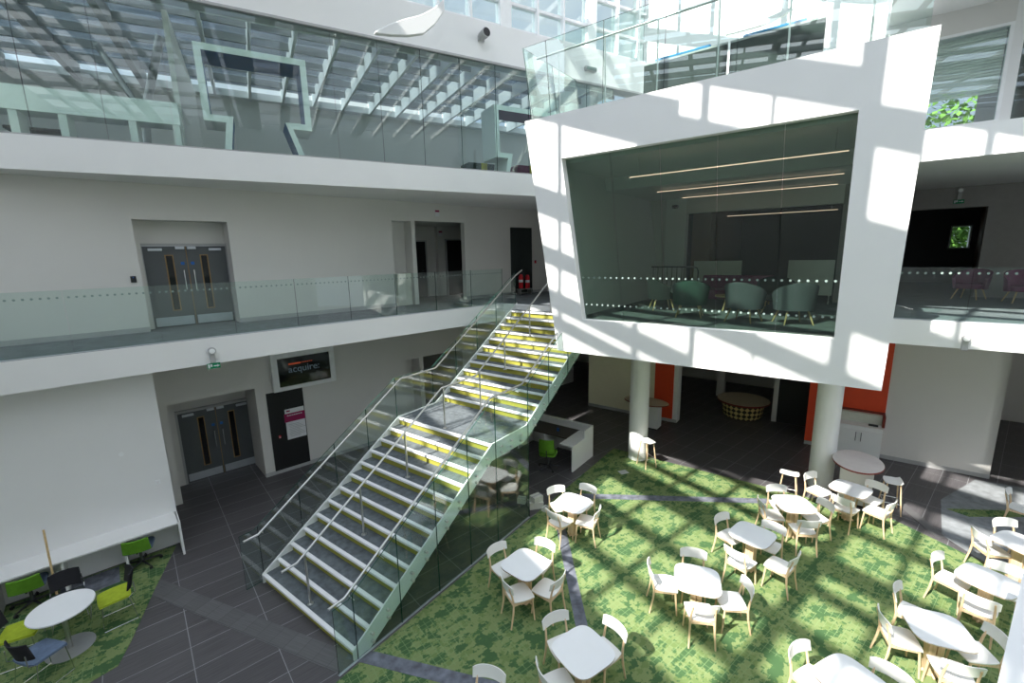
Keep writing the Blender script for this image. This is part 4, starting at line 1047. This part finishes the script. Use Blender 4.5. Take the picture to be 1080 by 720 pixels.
whiteboard(-3.35, 15.35, 1.4, 'pale whiteboard behind the dark red sofa'); whiteboard(-.88, 15.35, 1.1, 'pale whiteboard at the right end inside the box')
r = empty('railing', Sw(-4.35,15.1)+(FB,), RZS, 'dark hooped metal railing in front of the white pier inside the box', 'railing')
MB().tube([(-1.3,0,1.02),(.35,0,1.02),(.46,0,.98),(.5,0,.88),(.5,0,0)], .022, 'dark_steel', 8).build('hoop', r)
for i in range(11): MB().tube([(-1.25+.155*i,0,.1),(-1.25+.155*i,0,1.02)], .009, 'dark_steel', 6).build('bar', r)
MB().tube([(-1.3,0,.1),(.5,0,.1)], .014, 'dark_steel', 6).build('bottom_rail', r)
r = empty('projector_camera', Sw(-4.75,15.5)+(7.42,), RZS, 'small black camera high on the white pier inside the box', 'camera')
MB().box(-.08,.08,-.2,-.04,-.05,.05,'black_plastic').build('housing', r, bevel=.01); MB().box(-.02,.02,-.04,.1,-.02,.02,'black_plastic').build('bracket', r)
# plum chairs on the right gallery
tub_chair(Sw(2.85,18.3)+(Z1,), RZS+R_(150), 'plum tub armchair nearer the dark doorway on the right gallery', 'purple')
tub_chair(Sw(3.75,17.6)+(Z1,), RZS+R_(190), 'plum tub armchair at the right picture edge on the right gallery', 'purple')

# ------------------------------------------------------------------ acoustic screens on the deck of the box
def desk_screen(t0, t1, label):
    r = empty('acoustic_screen', Sw((t0+t1)/2,10.0)+(Z2+.02,), RZS, label, 'screen', 'acoustic screens on the deck'); w = (t1-t0)/2
    MB().box(-w,w,-.03,.03,.06,1.50,'screen_fabric').build('panel', r, bevel=.008)
    MB().box(-w,w,-.034,.034,1.50,1.535,'skirt').build('top_trim', r)
    MB().box(-w*.72,w*.62,-.03,.03,1.535,1.585,'blue_edge').build('blue_ledge', r, bevel=.015)
    for sx in (-.9,.9): MB().box(sx*w-.03,sx*w+.03,-.2,.2,0,.06,'dark_steel').build('foot', r)
    return r
desk_screen(-3.86, -2.25, 'dark grey acoustic screen with blue ledge, left one on the deck'); desk_screen(-2.20, -.72, 'dark grey acoustic screen with blue ledge, right one on the deck')

# ------------------------------------------------------------------ suspended fins
fin(Sw(-7.75,7.1)+(10.72,), RZU, 1.5, .75, 'white wing-shaped acoustic baffle hanging before the upper left wall')
fin(Sw(-2.6,14.9)+(12.0,), RZS+R_(10), 1.6, .30, 'white wing-shaped acoustic baffle hanging before the sunlit wall')

# ------------------------------------------------------------------ white rail near the viewer
dA = Vector((4.56-3.05, 3.54-2.37)); dA.normalize(); rzA = math.atan2(dA.y, dA.x)
mb = MB(); mb.box(-3.2, 3.2, -.12, 0, 3.45, 4.0, 'white'); mb.build('trim_2', loc=(2.64,2.06,0), rz=rzA, **ST)
r = empty('stair_rail', (2.64,2.06,0), rzA, 'grey tubular rail beyond the white band at the lower right corner', 'rail')
for z in (3.75, 3.95): MB().tube([(-3,-.22,z),(2.0,-.22,z)], .018, 'steel', 10).build('bar', r)
for x in (-2.5,-1.2,.1,1.4): MB().box(x-.02,x+.02,-.24,-.12,3.5,4.0,'steel').build('bracket', r)

# ------------------------------------------------------------------ shell of the hall that the camera stands in, its glazed roof and added sun blockers
nU = (math.cos(R_(32)), math.sin(R_(32))); mU = (math.cos(R_(-58)), math.sin(R_(-58)))
kU = (math.sin(R_(40)), -math.cos(R_(40)))       # rafters run along 40 degrees
def nk(n, k):
    d = nU[0]*kU[1]-nU[1]*kU[0]
    return ((n*kU[1]-k*nU[1])/d, (nU[0]*k-kU[0]*n)/d)
N0, N1, K0, K1 = -9.42, 14.0, -10.4, 12.5
mb = MB(); mb.prism([nk(N0-.35,K0-4), nk(N0-.35,K1+.3), nk(N0,K1+.3), nk(N0,K0-4)], 0, ZR+.3, 'white'); mb.build('wall_rear', **ST)
mb = MB(); mb.prism([nk(-2.4,-10.9), nk(-2.4,-10.2), nk(3,-9.9), nk(12.6,-9.9), nk(12.6,-10.9)], ZR, ZR+.1, 'white'); mb.build('sun_blocker_strip', **ST)  # unseen opaque strip, added to keep sun off the left fascia and upper wall
mb = MB(); mb.prism([nk(N0-.35,K1), nk(N0-.35,K1+.3), nk(N1,K1+.3), nk(N1,K1)], 0, ZR+.3, 'white'); mb.build('wall_side', **ST)
KS = -2.2
def purlin(f0, f1, ka=K0, kb=K1):
    """f0..f1: where its shadow starts and ends on the floor, measured across the beams"""
    n0, n1 = f0-13.866, f1-13.866
    mb = MB(); mb.prism([nk(n0,ka), nk(n0,kb), nk(n1,kb), nk(n1,ka)], ZR, ZR+(.2 if f1-f0 < .5 else .08), 'roof_white'); mb.build('ceiling_purlin', **ST)
for f, wd in ((5.6,.20),(6.95,.24),(10.7,.20),(12.15,.26),(13.3,.45),(17.9,.2),(19.2,.2),(21.9,.2),(23.3,.2),(24.6,.2),(26,.2)): purlin(f-wd/2, f+wd/2)
purlin(8.17,9.1,K0,KS); purlin(9.47,9.63,K0,KS); purlin(8.05,8.25,KS,K1); purlin(8.78,9.42,KS,K1)
purlin(11.05,11.35,K0,-4.5); purlin(13.7,14.8,KS,K1)
purlin(15.06,15.95,K0,-4.9); purlin(15.06,15.7,-4.9,KS); purlin(16.3,16.75,-5.2,KS); purlin(15.85,16.4,KS,K1); purlin(20.3,21.0)
for k, wd in ((-9.4,.1),(-8.4,.1),(-7.45,.12),(-5.62,.16),(-4.46,.16),(-3.38,.08),(-2.12,.32),(-1.05,.14),(.15,.14),(1.3,.14),(2.5,.14),(4.8,.2),(7.1,.2),(9.4,.2),(11.7,.2)):
    mb = MB(); mb.prism([nk(N0,k-wd/2), nk(N1,k-wd/2), nk(N1,k+wd/2), nk(N0,k+wd/2)], ZR+.16, ZR+.34, 'roof_white'); mb.build('ceiling_rafter', **ST)
mb = MB(); mb.prism([nk(N0-6,-10.72), nk(N0-.5,-10.72), nk(N0-.5,-12.35), nk(N0-6,-12.35)], 0, 46, 'skirt'); mb.build('sun_blocker', **ST)  # made-up block behind the viewer, added to cut the sun from the left galleries

# trees outside
def tree(loc, h, label):
    r = empty('tree', loc, 0, label, 'tree', 'trees outside the windows')
    MB().tube([(0,0,0),(.1,.05,h*.5),(.0,.1,h*.8)], [.16,.12,.05], 'bark', 8).build('trunk', r)
    mb = MB(); rnd = random.Random(int(h*10))
    for i in range(1900):
        a = rnd.uniform(0,2*PI); b = rnd.uniform(-1,1); q = rnd.random()**.4*1.9
        c = Vector((q*math.cos(a)*math.sqrt(1-b*b), q*math.sin(a)*math.sqrt(1-b*b), h*.68+q*b*1.9))
        u = Vector((rnd.uniform(-1,1),rnd.uniform(-1,1),rnd.uniform(-1,1))).normalized()*.17; w = u.cross(Vector((rnd.uniform(-1,1),rnd.uniform(-1,1),1))).normalized()*.11
        mb.add([c-u, c+w, c+u, c-w], [[0,1,2,3]], 'foliage')
    mb.build('foliage', r)
tree(Sw(3.0,29.5)+(0,), 13.5, 'leafy green tree seen through the upper right window')
tree(Sw(4.4,33.5)+(0,), 9.8, 'leafy green tree seen through the small window beyond the dark doorway')

# ------------------------------------------------------------------ light
w = bpy.data.worlds.new('World'); bpy.context.scene.world = w; w.use_nodes = True
nt = w.node_tree; bg = nt.nodes['Background']
tc = N(nt, 'ShaderNodeTexCoord'); nz = N(nt, 'ShaderNodeTexNoise'); nz.inputs['Scale'].default_value = 2.6; nz.inputs['Detail'].default_value = 6
rp = N(nt, 'ShaderNodeValToRGB'); rp.color_ramp.elements[0].position = .40; rp.color_ramp.elements[1].position = .64
rp.color_ramp.elements[0].color = (.42, .52, .68, 1); rp.color_ramp.elements[1].color = (.86, .88, .92, 1)
nt.links.new(tc.outputs['Generated'], nz.inputs['Vector']); nt.links.new(nz.outputs['Fac'], rp.inputs['Fac'])
# hazy brightening of the real sky towards the sun
dt = N(nt, 'ShaderNodeVectorMath', operation='DOT_PRODUCT'); dt.inputs[1].default_value = (-.532, -.447, .719)
nt.links.new(tc.outputs['Generated'], dt.inputs[0])
mr = N(nt, 'ShaderNodeMapRange'); mr.interpolation_type = 'SMOOTHSTEP'; mr.inputs['From Min'].default_value = .1; mr.inputs['From Max'].default_value = 1.0
mr.inputs['To Min'].default_value = 1.12; mr.inputs['To Max'].default_value = 4.3
nt.links.new(dt.outputs['Value'], mr.inputs['Value'])
nt.links.new(rp.outputs['Color'], bg.inputs['Color']); nt.links.new(mr.outputs[0], bg.inputs['Strength'])
sd = bpy.data.lights.new('sun', 'SUN'); so = bpy.data.objects.new('sun', sd); C.objects.link(so)
sd.energy = 11.5; sd.angle = R_(.55); sd.color = (1.0, .965, .90)
el, az = R_(46.0), R_(40)
d = Vector((math.cos(el)*math.cos(az), math.cos(el)*math.sin(az), -math.sin(el)))
so.rotation_euler = d.to_track_quat('-Z', 'Y').to_euler(); so.location = (-20, -15, 30)

# ------------------------------------------------------------------ camera
cd = bpy.data.cameras.new('camera'); co = bpy.data.objects.new('camera', cd); C.objects.link(co)
f, nx, ny = 473.437, 591.557, 2795.7
up = -Vector((nx-540, ny-360, f)).normalized()
Yv = Vector((0,0,1))-up*up.z; Yv.normalize(); Xv = Yv.cross(up)
if Xv.x < 0: Xv = -Xv
rows = (Xv, Yv, up)
right = Vector([q.x for q in rows]); down = Vector([q.y for q in rows]); fwd = Vector([q.z for q in rows])
m = Matrix((right, -down, -fwd)).transposed().to_4x4(); m.translation = (0, 0, H0)
co.matrix_world = m
cd.sensor_width = 36; cd.lens = f/1080*36; cd.clip_end = 200; cd.clip_start = .05
sc = bpy.context.scene; sc.camera = co
sc.view_settings.view_transform = 'Standard'; sc.view_settings.look = 'None'; sc.view_settings.gamma = 1; sc.view_settings.use_curve_mapping = False
sc.view_settings.exposure = 0.0
sc.cycles.max_bounces = 12; sc.cycles.transparent_max_bounces = 24; sc.cycles.diffuse_bounces = 5; sc.cycles.glossy_bounces = 5
sc.cycles.use_denoising = True
